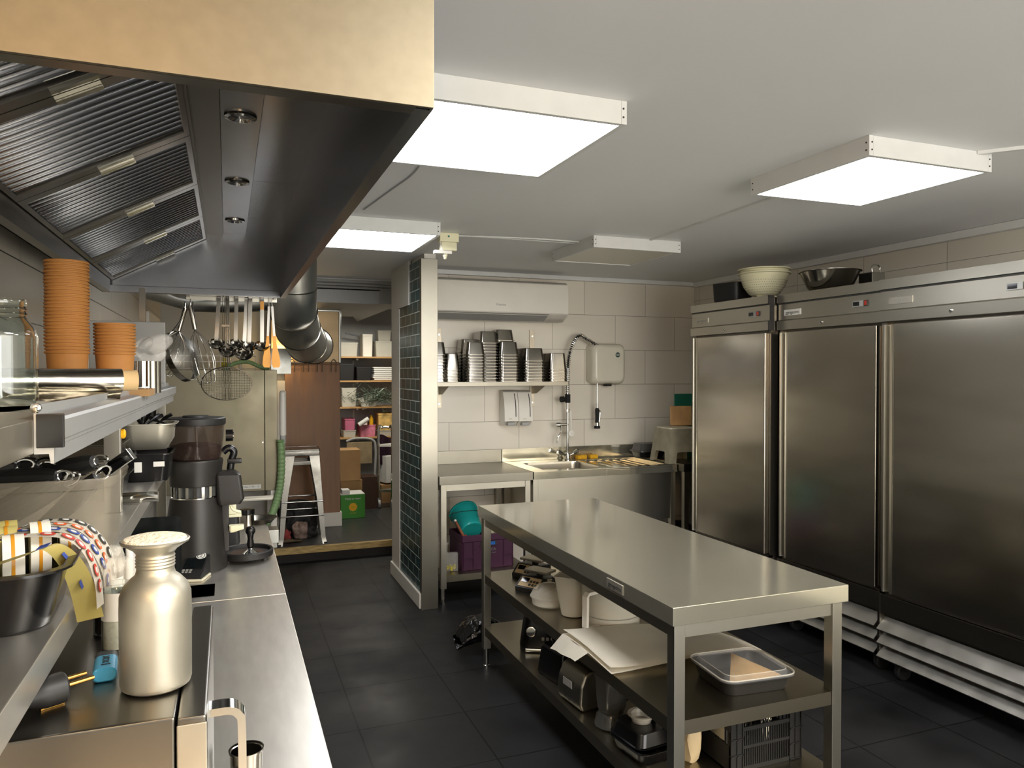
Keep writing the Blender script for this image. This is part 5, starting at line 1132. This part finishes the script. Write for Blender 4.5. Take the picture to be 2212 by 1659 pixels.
# ------------------------------------------------------------------ utensils hanging at the far end of the hood
ry = 3.455; rz_ = 1.895
a0, a1 = P(402, 632, y=ry), P(598, 640, y=ry)
t = thing('utensil_rail', 'flat steel rail with hanging utensils at the far end of the hood', 'rail', (a0.x, ry, rz_))
b = BM(); box(b, 0, a1.x - a0.x, -.0035, .0035, -.012, .012, .001); obj('rail_bar', b, 'steel', t)
for x in (.01, a1.x - a0.x - .01): b = BM(); box(b, x - .006, x + .006, -.034, .0, .0, .012); obj('rail_bracket', b, 'steel_dark', t)
def ladle(px, top, bot, R, label, dyy, first=[None]):
    R *= 1.12
    hy = ry - .02 - dyy; p0, p1 = P(px[0], top, y=hy), P(px[1], bot, y=hy)
    t = thing('ladle', label, 'ladle', (p0.x, hy, p0.z), group='steel ladles on the hood rail'); dx, dz = p1.x - p0.x, p1.z - p0.z
    b = BM(); tube(b, smooth([(0, .028, -.012), (0, .026, .004), (0, .008, .008), (0, 0, -.01), (dx * .3, 0, dz * .35), (dx * .9, .0, dz * .85), (dx, .004, dz + R * .4)], 5), .006, sq=(.016, .0028)); obj('handle', b, 'pan_steel', t)
    b = BM(); pr = [(R * math.sin(a), -R * .85 * math.cos(a)) for a in [PI / 2 * k / 8 for k in range(9)]]; pr[0] = (.0006, pr[0][1]); inner = [(max(r * .95, .0004), z * .95 + .001) for r, z in pr][::-1]
    lathe(b, pr + inner, (0, 0, 0), 28); obj('ladle_cup', b, 'pan_steel', t, loc=(dx, -.0, dz + R * .35), rot=(.5, 0, 0)); return t
ladle((473, 467), 632, 745, .031, 'leftmost steel ladle on the rail', .0)
ladle((491, 492), 624, 762, .034, 'steel ladle hanging behind the wire skimmer', -.012)
ladle((511, 509), 632, 746, .031, 'steel ladle with a narrow handle, third from the left', .004)
ladle((533, 527), 627, 768, .036, 'largest steel ladle, hanging lowest on the rail', -.014)
ladle((541, 538), 633, 750, .030, 'steel ladle overlapping the largest one', .012)
ladle((566, 566), 633, 750, .031, 'rightmost steel ladle, with an orange sticker on the handle', .0)
q = P(566, 660, y=ry - .0235); tag(obj('handle_sticker', box(BM(), -.0075, .0075, -.0005, .0005, -.018, .018), 'orange_scraper', loc=(q.x, q.y - .0015, q.z)), 'orange printed sticker on the rightmost ladle handle', 'sticker')
for px, lb, dy_ in ((581, 'orange-bladed spatula on the hood rail, the shorter left one', 0), (588, 'orange-bladed spatula on the hood rail, the longer right one', .012)):
    p0 = P(px, 662, y=ry - .03 - dy_); t = thing('spatula', lb, 'spatula', (p0.x, ry - .03 - dy_, p0.z), rot=(0, -.06 if px > 583 else .04, 0), group='orange spatulas on the hood rail')
    b = BM(); tube(b, [(0, 0, 0), (0, 0, -.13)], .004, sq=(.010, .004)); tube(b, smooth([(0, 0, 0), (0, .01, .02), (0, .024, .068)], 4), .0015, 5); obj('handle', b, 'plastic_white', t)
    b = BM(); loft(b, [[(x, y, z) for x, y in ((w_ / 2, .003), (-w_ / 2, .003), (-w_ / 2, -.003), (w_ / 2, -.003))] for w_, z in ((.010, -.13), (.016, -.17), (.034, -.225), (.036, -.255), (.024, -.268))]); obj('blade', b, 'orange_scraper', t)
def whisk(p_top, p_h, p_end, R, label, red=False):
    hy = ry - .03; a, h, e = [P(*p, y=hy) for p in (p_top, p_h, p_end)]
    t = thing('whisk', label, 'whisk', a, group='balloon whisks on the hood rail'); h -= a; e -= a
    b = BM(); cyl(b, (0, 0, 0), h, .0105, 14, .009); tube(b, smooth([(0, 0, 0), (0, .012, .02), (0, .028, .03)], 4), .002, 6); obj('handle', b, 'pan_steel', t)
    ax = (e - h); Lw = ax.length; ax.normalize(); s = ax.cross(Vector((0, 1, 0))).normalized(); u2 = Vector((0, 1, 0)); b = BM()
    for k in range(6):
        an = PI * k / 6; dd = s * math.cos(an) + u2 * math.sin(an); pts = []
        for q in range(25):
            tt = q / 24 * 2 - 1; z_ = 1 - abs(tt) ** 2.2; rr_ = R * (math.sin(PI * min(1, (z_ ** .8) * .78)) if z_ > 0 else 0); pts.append(h + ax * (Lw * z_) + dd * (rr_ * (1 if tt > 0 else -1) * (1 if abs(tt) > .03 else 0)))
        tube(b, pts, .0011, 5)
    obj('wire_balloon', b, 'chrome', t)
whisk((400, 665), (386, 715), (352, 808), .055, 'balloon whisk hanging at the far left, tilted left')
whisk((411, 660), (421, 712), (448, 828), .05, 'balloon whisk right of the round sieve')
hy = ry - .05; a = P(398, 672, y=hy); t = thing('sieve', 'large round sieve with a deep rim hanging between the two whisks', 'sieve', a)
c = P(391, 770, y=hy) - a; Rr = .105; M_ = Matrix.Translation(c) @ Matrix.Rotation(-.35, 4, 'Y') @ Matrix.Rotation(1.15, 4, 'Z') @ Matrix.Rotation(PI / 2, 4, 'X')
b = BM(); lathe(b, [(Rr, -.012), (Rr + .004, -.012), (Rr + .004, .012), (Rr, .012), (Rr, -.012)], seg=48, M=M_); obj('sieve_rim', b, 'pan_steel', t)
b = BM(); lathe(b, [(Rr, 0), (Rr * .9, .025), (Rr * .6, .05), (.001, .062)], seg=36, M=M_); obj('sieve_mesh', b, 'sieve_mesh', t)
b = BM(); tube(b, smooth([(0, 0, 0), c * .2 + Vector((-.01, 0, -.0)), M_ @ Vector((0, Rr, 0))], 5), .004, 8); tube(b, smooth([(0, 0, 0), (0, .015, .015), (0, .045, .045)], 4), .002, 6); obj('handle', b, 'pan_steel', t)
# wire skimmer
hy = ry - .045; a = P(487, 640, y=hy); c = P(490, 829, y=hy) - a; r1, r2 = .102, .071
t = thing('wire_skimmer', 'round wire mesh skimmer hanging lowest from the hood rail', 'skimmer', a)
b = BM(); tube(b, [c + Vector((r1 * math.cos(q), -.02 * math.sin(q), r2 * math.sin(q))) for q in [2 * PI * k / 48 for k in range(48)]], .0022, 6, closed=True); obj('rim_wire', b, 'pan_steel', t)
b = BM(); n = 20
for k in range(1, n):
    x = -1 + 2 * k / n; hh = math.sqrt(1 - x * x)
    tube(b, [c + Vector((r1 * x, .03 * (1 - x * x) * (1 - (q / 4 - 1) ** 2) - .02 * hh * (q / 4 - 1), r2 * hh * (q / 4 - 1))) for q in range(9)], .0007, 4)
    tube(b, [c + Vector((r1 * hh * (q / 4 - 1), .03 * (1 - x * x) * (1 - (q / 4 - 1) ** 2) - .02 * x, r2 * x)) for q in range(9)], .0007, 4)
obj('wire_mesh', b, 'pan_steel', t)
b = BM()
for k in range(4):
    o_ = -.012 + .008 * k; tube(b, smooth([(o_ * .9, 0, -.005), (o_, 0, -.08), (o_, 0, -.2), (o_ * 1.1 + c.x * .9, -.005, c.z + r2 * .9), (o_ * 1.3 + c.x, .02, c.z), (o_ * 1.3 + c.x, .01, c.z - r2 * .95)], 5), .0014, 5)
tube(b, smooth([(-.011, 0, -.005), (0, .01, .012), (0, .03, .025), (0, .042, .005)], 4), .002, 5); box(b, -.015, .015, -.002, .002, -.13, -.122); obj('handle', b, 'pan_steel', t)
# ------------------------------------------------------------------ back of the kitchen and store room
ZF = .1205
# big steel dish machine on the raised floor
bx0, bx1, by0, by1 = -.50, .388, 6.42, 7.05
t = thing('dish_machine', 'large stainless machine cabinet on white legs at the end of the left worktop', 'dish machine', (bx0, by0, ZF)); w, d = bx1 - bx0, by1 - by0
b = BM(); box(b, 0, w - .10, 0, d, .48, 1.475, .004); obj('housing', b, 'machine_steel', t)
b = BM(); box(b, w - .098, w, .0, d, .48, 1.475, .004); obj('side_column', b, 'machine_steel', t)
b = BM(); box(b, w - .36, w - .01, -.035, 0, .405, .425, .002); box(b, w - .36, w - .01, -.035, -.033, .425, .445); obj('front_ledge', b, 'steel', t)
b = BM(); box(b, .56, w - .13, -.0025, 0, .50, .535); lb = obj('rating_label', b, 'label_white', t); text('lettering', 'LOT No. 1174 - 12', .020, 'ink', lb, (.665, -.003, .518), (PI / 2, 0, 0))
for y in (.0, d - .05):
    b = BM(); box(b, w - .055, w - .005, y, y + .05, .0, .48, .004); obj('leg', b, 'plastic_white', t); b = BM(); box(b, .005, .055, y, y + .05, 0, .48, .004); obj('leg', b, 'plastic_white', t)
b = BM(); cyl(b, (w - .115, -.008, .88), (w - .115, 0, .88), .006, 10); obj('screw', b, 'chrome', t)
# wire rack standing on top, glasses trays
t = thing('wire_rack', 'low white wire rack with small bottles on top of the steel machine', 'rack', (-.22, 6.75, ZF + 1.4755))
b = BM()
for z in (.012, .07, .12): tube(b, [(-.2, -.12, z), (.45, -.12, z), (.45, .12, z), (-.2, .12, z)], .004, 6, closed=True)
for k in range(8): tube(b, [(-.2 + k * .093, -.12, .0), (-.2 + k * .093, -.12, .12)], .003, 5)
obj('wire_frame', b, 'plastic_white', t)
for k, x in enumerate((-.02, .20, .24, .33)):
    b = BM(); lathe(b, [(.02, 0), (.022, .06), (.012, .08), (.012, .1)], seg=16, cap0=True, cap1=True); tag(obj('small_bottle', b, ('frosted', 'peanuts', 'plastic_white', 'frosted')[k], loc=(-.22 + x, 6.75, ZF + 1.476)), ('frosted bottle at the left in the wire rack', 'yellow-green bottle in the middle of the wire rack', 'white bottle beside the yellow one in the wire rack', 'frosted bottle at the right in the wire rack')[k], 'bottle')
def ribbed(pts, r, m, name, label, pitch=.012):
    pa = smooth(pts, 24); out = []; rad = []; l = 0
    for i, p in enumerate(pa):
        if i: l += (p - pa[i - 1]).length
        out.append(p); rad.append(r * (1 + .10 * math.sin(l / pitch * 2 * PI)))
    b = BM(); tube(b, out, rad, 12); return tag(obj(name, b, m, ang=80), label, 'hose')
ribbed([(-.02, 6.60, 1.60), (.06, 6.6, 1.65), (.16, 6.6, 1.665), (.25, 6.6, 1.63), (.33, 6.62, 1.60)], .017, 'hose_green', 'ribbed_hose', 'green ribbed hose arching over the top of the steel machine')
ribbed([P(606, 950, y=6.36), P(608, 1000, y=6.36), P(604, 1055, y=6.36), P(590, 1105, y=6.34), P(572, 1135, y=6.30)], .030, 'hose_green', 'ribbed_hose', 'green ribbed hose hanging down the right side of the steel machine')
t = thing('lever_handle', 'upright white rounded handle at the right side of the steel machine', 'handle', (P(611, 900, y=6.45).x, 6.45, P(611, 960, y=6.45).z))
b = BM(); box(b, -.027, .027, -.02, .02, .06, .45, .02, 4); obj('grip', b, 'plastic_white', t); b = BM(); box(b, -.024, .024, -.018, .018, .0, .14, .012, 3); obj('grip_sleeve', b, 'plastic_grey', t); b = BM(); box(b, -.018, .012, -.012, .012, -.10, .0, .005); obj('bracket', b, 'galvanised', t)
t = thing('control_box', 'grey metal control box by the wooden partition above the machine', 'box', (.43, 6.70, P(610, 808, y=6.7).z)); b = BM(); box(b, -.08, .09, -.05, .05, 0, .22, .004); obj('box_body', b, 'galvanised', t); b = BM(); box(b, .09, .094, -.02, .0, .07, .1); obj('box_switch', b, 'ink', t)
# ducts
def seg_duct(pts, r, m, name, label, seg=32, seam=.011):
    t = thing(name, label, 'duct', pts[0]); p0 = Vector(pts[0]); pa = [Vector(p) - p0 for p in pts]
    b = BM(); tube(b, pa, r, seg); obj('duct_pipe', b, m, t, ang=50)
    for i in range(1, len(pa) - 1):
        tg = (pa[i + 1] - pa[i - 1]).normalized(); s1 = tg.orthogonal().normalized(); s2 = tg.cross(s1)
        b = BM(); tube(b, [pa[i] + (s1 * math.cos(a) + s2 * math.sin(a)) * (r + .002) for a in [2 * PI * q / 40 for q in range(40)]], .005, 6, closed=True); obj('seam_ring', b, 'pan_steel', t)
    return t
seg_duct([(.40, 4.95, 2.36), (.40, 4.98, 2.12), (.415, 5.10, 1.98), (.47, 5.40, 1.88), (.57, 5.85, 1.80), (.68, 6.35, 1.80), (.735, 7.06, 1.87)], .15, 'duct_dark', 'exhaust_duct', 'big segmented steel exhaust duct bending down from the ceiling into the metal panel')
seg_duct([(-.46, 5.25, 2.10), (-.2, 5.24, 2.03), (.0, 5.24, 2.03), (.15, 5.24, 2.04), (.30, 5.2, 2.05)], .062, 'galvanised', 'cross_duct', 'narrower foil duct running across behind the utensils')
b = BM(); tube(b, smooth([(-.548, 5.0, 2.2), (-.45, 5.0, 2.16), (-.33, 5.0, 2.05), (-.22, 5.0, 2.02), (-.1, 5.0, 2.03)], 6), .006, 6); tag(obj('grey_cable', b, 'frame_white'), 'pale cable drooping beside the foil duct', 'cable')
t = thing('heat_shield', 'square steel sheet with dark frame above the wooden partition, lit warm', 'heat shield', (.50, 7.10, 1.67))
b = BM(); box(b, -.12, .485, 0, .02, 0, .475, .001); obj('panel_sheet', b, 'warm_sheet', t)
b = BM(); box(b, -.10, .50, -.012, .02, .476, .495, .004); box(b, .486, .505, -.012, .02, -.005, .495, .004); obj('panel_frame', b, 'galvanised', t)
# hook rail on the partition
t = thing('hook_rail', 'thin rail with dark wire double hooks along the top of the wooden partition', 'hook rail', (.50, 7.085, 1.655))
b = BM(); tube(b, [(0, 0, 0), (.49, 0, 0)], .003, 6); tube(b, [(0, 0, .018), (.49, 0, .018)], .0018, 6); obj('rail_bar', b, 'ink', t)
for k in range(4):
    x = .06 + .125 * k; b = BM(); tube(b, smooth([(x - .022, -.005, -.075), (x - .022, -.008, -.02), (x - .020, -.012, .022), (x, -.012, .042), (x + .020, -.012, .022), (x + .022, -.008, -.02), (x + .022, -.005, -.075)], 4), .0036, 6); obj('double_hook', b, 'ink', t)
# left wall far: white wall box with vents
t = thing('wall_vent_box', 'white wall box with slotted vent high on the left wall behind the shelf', 'vent', (XL + .001, 5.7, 1.70)); b = BM(); box(b, 0, .05, 0, .85, 0, .30, .004); obj('box_body', b, 'paint_white', t)
for z in (.19, .22): b = BM(); box(b, .0505, .053, .12, .70, z, z + .008); obj('vent_slot', b, 'ink', t)
# ---- metal bar stool
t = thing('bar_stool', 'tall steel bar stool standing before the wooden partition', 'stool', (.598, 6.64, ZF), rz=-.04)
Hs = .80; a0, a1 = .20, .135
b = BM(); box(b, -.15, .15, -.15, .15, Hs - .012, Hs, .012, 3); box(b, -.146, .146, -.146, .146, Hs - .055, Hs - .012, .006); obj('seat', b, 'stool_steel', t)
for sx_ in (-1, 1):
    for sy_ in (-1, 1):
        b = BM(); loft(b, [[(sx_ * (A_ - o1), sy_ * (A_ - o2), z) for o1, o2 in ((0, 0), (.052 * k2, 0), (.052 * k2, .006), (.006, .006), (.006, .052 * k2), (0, .052 * k2))] for A_, z, k2 in ((a0, .0, .7), (.188, .06, .7), (.165, .40, .9), (a1 + .008, Hs - .05, 1.6))]); l = obj('leg', b, 'stool_steel', t, ang=20)
        b = BM(); box(b, sx_ * a0 - .014, sx_ * a0 + .014, sy_ * a0 - .014, sy_ * a0 + .014, 0, .015, .003); bmesh.ops.translate(b, verts=b.verts, vec=(-sx_ * .012, -sy_ * .012, 0)); obj('rubber_foot', b, 'rubber', l)
for z, A_ in ((.24, .176), (.36, .168)):
    for s in (-1, 1):
        if z < .3: b = BM(); tube(b, [(-A_, s * A_, z), (A_, s * A_, z)], .0065, 8); obj('stretcher', b, 'stool_steel', t)
        else: b = BM(); tube(b, [(s * A_, -A_, z), (s * A_, A_, z)], .0065, 8); obj('stretcher', b, 'stool_steel', t)
        if z > .3: b = BM(); tube(b, [(-A_, s * A_, z), (A_, s * A_, z)], .0065, 8); obj('stretcher', b, 'stool_steel', t)
for s in (-1, 1): b = BM(); box(b, -.14, .14, s * .142 - .003, s * .142 + .003, Hs - .13, Hs - .10, .001); obj('apron_bar', b, 'stool_steel', t)
# rag pile under stool
blob('rag_pile', 'rag_dark', (.62, 6.98, ZF), (.15, .13, .16), 'dark heap of rags on the floor behind the bar stool', 'rags', 3, .4, 4)
blob('checked_cloth', 'check_cloth', (.60, 6.74, ZF), (.075, .06, .085), 'brown and white checked cloth bundled under the bar stool', 'cloth', 9, .25, 4)
blob('red_cloth', 'rag_red', (.475, 6.72, ZF), (.04, .05, .045), 'small red cloth at the left under the bar stool', 'cloth', 4, .3)
blob('dark_cloth', 'rag_dark', (.67, 6.78, ZF), (.07, .06, .05), 'black crumpled cloth at the right under the bar stool', 'cloth', 12, .4, 4)
b = BM(); sheet(b, lambda u, v: (-.09 + .18 * u + .02 * math.sin(v * 4), -.05 + .10 * v, .004 + .006 * math.sin(u * 8) * math.sin(v * 5) + .006), 14, 10, .003); tag(obj('beige_rag', b, 'rag_tan', loc=(.49, 6.60, ZF)), 'flat beige rag on the raised floor edge by the bar stool', 'cloth')
# ---- boxes by the partition
def carton(name, x0, x1, y0, y1, z0, z1, m, label, cat='box', rz=0, flaps=False):
    t = thing(name, label, cat, ((x0 + x1) / 2, (y0 + y1) / 2, z0), rz=rz); w, d, h = (x1 - x0) / 2, (y1 - y0) / 2, z1 - z0
    b = BM(); box(b, -w, w, -d, d, 0, h, .002); obj('box_body', b, m, t); return t
t = carton('produce_box', 1.05, 1.29, 7.46, 7.72, ZF, ZF + .235, 'green_box', 'bright green carton with white top and a yellow flower print on the floor')
b = BM(); box(b, -.118, .118, -.128, .128, .2355, .24); box(b, -.105, -.03, -.128, .0, .24, .285, .002); obj('white_lid', b, 'label_white', t)
text('lettering', 'Made to reuse', .026, 'ink_white', t, (.0, -.1308, .195), (PI / 2, 0, 0)); b = BM()
for k in range(14):
    a = 2 * PI * k / 14; p = Vector((.034 * math.cos(a), 0, .034 * math.sin(a))); q = Vector((-math.sin(a), 0, math.cos(a)))
    loft(b, [[Vector((0, y, 0)) + p * f + q * g for f, g in ((.55, .006), (1.0, .008), (1.35, 0), (1.0, -.008), (.55, -.006))] for y in (0, -.0008)])
fl = obj('flower_print', b, 'yellow_ink', t, loc=(0, -.1303, .112)); b = BM(); lathe(b, [(.021, -.0012), (.021, 0)], seg=24, M=Matrix.Rotation(PI / 2, 4, 'X'), cap0=True, cap1=True); obj('flower_disc', b, 'yellow_ink', fl); text('lettering', '(())', .018, 'green_box', fl, (0, -.0015, 0), (PI / 2, 0, 0)); text('lettering', 'compostable', .012, 'yellow_ink', t, (0, -.1308, .052), (PI / 2, 0, 0))
carton('cardboard_box', 1.06, 1.32, 7.80, 8.1, ZF, ZF + .33, 'cardboard', 'brown cardboard box with lower flap, directly behind the green carton')
carton('cardboard_box', 1.04, 1.30, 7.78, 8.05, ZF + .331, ZF + .65, 'cardboard', 'brown cardboard box on top of the one behind the green carton')
carton('cardboard_box', 1.33, 1.50, 7.92, 8.15, ZF, ZF + .34, 'wood_dark', 'dark brown carton right of the green carton')
t = thing('plastic_chair', 'grey plastic chair frame with a rounded back behind the cardboard boxes', 'chair', (1.44, 8.22, ZF))
b = BM(); tube(b, smooth([(-.22, 0, .70), (-.12, 0, .73), (.06, 0, .71), (.10, 0, .60), (.09, 0, .30), (.085, 0, .0)], 6), .014, 8); obj('chair_frame', b, 'plastic_grey', t); b = BM(); box(b, -.22, .06, -.008, .0, .45, .69, .003); obj('backrest', b, 'rag_tan', t)
b = BM(); sheet(b, lambda u, v: (-.09 + .19 * u, .015 * math.sin(u * 11), -.34 + .34 * v + .02 * math.sin(u * 6)), 14, 8, .004); tag(obj('printed_cloth', b, 'cloth_purple', loc=(1.66, 8.3, .86)), 'dark purple printed cloth hanging below the store shelf', 'cloth')
carton('white_carton', 1.62, 1.92, 8.25, 8.45, ZF + .22, ZF + .52, 'label_white', 'white carton seen through the trolley frame', rz=.3)
carton('grey_carton', 1.6, 1.95, 8.2, 8.5, ZF, ZF + .20, 'cardboard', 'brown carton on the floor below the white carton by the trolley')
# ---- trolley
t = thing('trolley', 'steel tube trolley with grey wheels at the store room shelves', 'trolley', (1.62, 7.95, ZF))
b = BM()
for x, y in ((-.06, -.10), (-.06, .35)): pass
tube(b, smooth([(-.10, -.02, .10), (-.10, -.02, .82), (-.07, -.03, .865), (0, -.06, .865), (.03, -.08, .82), (.03, -.08, .08)], 6), .013, 10); tube(b, smooth([(.5, .33, .10), (.5, .33, .82), (.54, .30, .865), (.60, .27, .82), (.60, .27, .10)], 6), .013, 10); obj('tube_frame', b, 'chrome', t)
for z in (.17, .66):
    b = BM(); prism(b, [(-.10, -.02), (.03, -.08), (.60, .27), (.5, .33)], 'z', z, z + .025); obj('trolley_shelf', b, 'label_white' if z > .5 else 'steel_worn', t)
for x, y in ((-.10, -.02), (.03, -.08), (.60, .27)):
    b = BM(); cyl(b, (x - .012, y, .045), (x + .012, y, .045), .045, 24); wl = obj('wheel', b, 'plastic_grey', t); b = BM(); box(b, x - .016, x + .016, y - .012, y + .012, .05, .11, .002); obj('wheel_fork', b, 'galvanised', wl)
# ---- store shelves on the back wall
SXL, SXR, SY = 1.02, 2.2, 8.42
for z, lab in ((1.758, 'top wooden store shelf with white tubs'), (1.487, 'second wooden store shelf with dark boxes'), (1.19, 'third wooden store shelf with tinsel'), (.845, 'lowest wooden store shelf with colourful bins')):
    t = thing('store_shelf', lab, 'shelf', (SXL, SY, z)); b = BM(); box(b, 0, SXR - SXL, 0, 8.748 - SY, -.018, 0, .001); obj('shelf_board', b, 'shelf_wood', t)
    for x in (.35, .95): b = BM(); box(b, x, x + .02, .04, 8.748 - SY, -.04, -.018); box(b, x, x + .02, 8.742 - SY, 8.748 - SY, -.14, -.018); obj('shelf_bracket', b, 'paint_white', t)
def tub(px0, px1, top, zb, m, label, y=8.44, dep=.24, name='tub', cat='tub', rim=True, rot=0):
    x0, x1 = P(px0, top, y=y).x, P(px1, top, y=y).x; zt = P((px0 + px1) / 2, top, y=y).z; w, h = x1 - x0, zt - zb
    t = thing(name, label, cat, ((x0 + x1) / 2, y + dep / 2, zb + .0008), rz=rot); b = BM()
    loft(b, [rr(w * .9, dep * .9, .015, 0), rr(w * .97, dep * .97, .015, h * .9), rr(w, dep, .015, h * .91), rr(w, dep, .015, h), rr(w * .94, dep * .94, .012, h), rr(w * .86, dep * .86, .012, .01)]); obj('tub_body', b, m, t)
    return t
Z1, Z2, Z3, Z4 = 1.758, 1.487, 1.19, .845
tub(731, 774, 740, Z1, 'frosted', 'wide translucent tub at the left end of the top store shelf')
tub(783, 806, 722, Z1, 'paper', 'tall cream tub in the middle of the top store shelf')
tub(811, 852, 737, Z1, 'frosted', 'pale lidded tub at the right end of the top store shelf')
tub(816, 846, 714, P(830, 737, y=8.44).z + .001, 'frosted', 'small tub stacked on the right tub of the top store shelf', y=8.5, dep=.16)
t = thing('blue_strip', 'dark blue bar leaning over the left tub on the top shelf', 'bar', (P(757, 718, y=8.5).x, 8.5, P(757, 740, y=8.5).z)); b = BM(); box(b, -.075, .075, -.01, .01, .085, .10, .002, M=Matrix.Rotation(.18, 4, 'Y')); obj('bar', b, 'vape_dark', t)
tub(732, 767, 786, Z2, 'plastic_matte', 'larger black box on the second store shelf', name='storage_box', cat='box')
tub(769, 804, 793, Z2, 'plastic_matte', 'lower black box with a grey label on the second store shelf', name='storage_box', cat='box')
for k in range(7):
    zz = Z2 + k * .022; x = P(832, 800, y=8.44).x; t = thing('folded_towel', 'folded pale towel, %s in the stack on the second store shelf' % ('lowest' if k == 0 else 'topmost' if k == 6 else ORD[7 - k] + ' from the top'), 'towel', (x + random.uniform(-.008, .008), 8.58, zz + .001), group='folded towels on the store shelf'); b = BM(); box(b, -.13, .13, -.12, .12, 0, .0205, .009, 3); obj('towel', b, 'label_white', t)
tub(737, 771, 856, Z3, 'frosted', 'lower white tub of the stack at the left of the third store shelf')
tub(737, 771, 838, P(750, 856, y=8.44).z + .002, 'frosted', 'upper white tub of the stack at the left of the third store shelf')
t = thing('plastic_tray', 'white plastic tray tilted on the third store shelf', 'tray', (P(793, 850, y=8.5).x, 8.52, Z3 + .06), rot=(0, -.28, 0)); b = BM(); loft(b, pan_loops(.20, .2, .05, .02, .01, .006)); obj('tray_body', b, 'frosted', t); b = BM(); box(b, -.09, .09, -.09, .09, .0, -.075, .004); obj('lower_box', b, 'frosted', t)
bb = BM(); rnd = random.Random(11)
for k in range(420):
    c = Vector((rnd.gauss(0, .13), rnd.gauss(0, .05), rnd.gauss(0, .05))); dd = Vector((rnd.gauss(0, 1), rnd.gauss(0, 1), rnd.gauss(0, 1))).normalized() * .03; n_ = dd.orthogonal().normalized() * .0035
    vs = [bb.verts.new(c + q) for q in (-dd - n_, dd - n_, dd + n_, -dd + n_)]; bb.faces.new(vs)
o = obj('tinsel', bb, 'tinsel', loc=(P(815, 868, y=8.42).x, 8.43, Z3 + .115), flat=True); tag(o, 'heap of silver green tinsel spilling over the third store shelf', 'tinsel', kind='stuff')
tub(741, 770, 930, Z4, 'frosted', 'white lidded tub under the pink box on the lowest store shelf')
tub(744, 768, 905, P(755, 930, y=8.44).z + .002, 'pink_box', 'clear box with pink contents on the lowest store shelf')
t = thing('paper_roll', 'white paper roll leaning on the tub with pink contents', 'paper roll', (P(775, 905, y=8.40).x, 8.40, P(775, 918, y=8.40).z), rot=(0, 1.0, 0)); b = BM(); cyl(b, (0, 0, -.0), (0, 0, .13), .026, 20); obj('roll', b, 'label_white', t); b = BM(); cyl(b, (0, 0, .1305), (0, 0, .132), .012, 16); obj('roll_core', b, 'rag_tan', t)
tub(777, 813, 918, Z4, 'bin_pink', 'tub with pink and yellow contents in the middle of the lowest store shelf')
tub(817, 852, 893, P(830, 930, y=8.44).z + .002, 'bin_fill', 'large yellowish bin on a white tub at the right of the lowest shelf', dep=.26)
tub(815, 852, 930, Z4, 'frosted', 'white tub under the large yellowish bin on the lowest shelf')
for k, (px, py) in enumerate(((790, 912), (803, 905))):
    q = P(px, py, y=8.5); b = BM(); lathe(b, [(.022, -.09), (.024, 0), (.012, .03), (.012, .045)], seg=18, cap0=True, cap1=True); tag(obj('squeeze_bottle', b, ('paper', 'yellow_plastic')[k], loc=(q.x, 8.53, q.z)), ('cream bottle standing in the pink and yellow tub', 'yellow bottle standing in the pink and yellow tub')[k], 'bottle')
b = BM(); box(b, -.012, .012, -.02, .02, 0, .95, .004); tag(obj('dark_board', b, 'rag_dark', loc=(1.055, 7.6, ZF + .24 + .0), rot=(0, -.02, 0)), 'tall dark board edge standing just right of the wooden partition', 'board')
# pipes under the ceiling in the passage
for k, (y, z) in enumerate(((6.24, 2.345), (6.32, 2.325), (6.36, 2.305))):
    b = BM(); tube(b, [(.45, y, z - .01), (1.32, y, z - .01)], .011, 8); tag(obj('ceiling_pipe', b, 'plastic_grey'), ('nearest', 'middle', 'farthest')[k] + ' grey pipe crossing under the ceiling by the big duct', 'pipe')
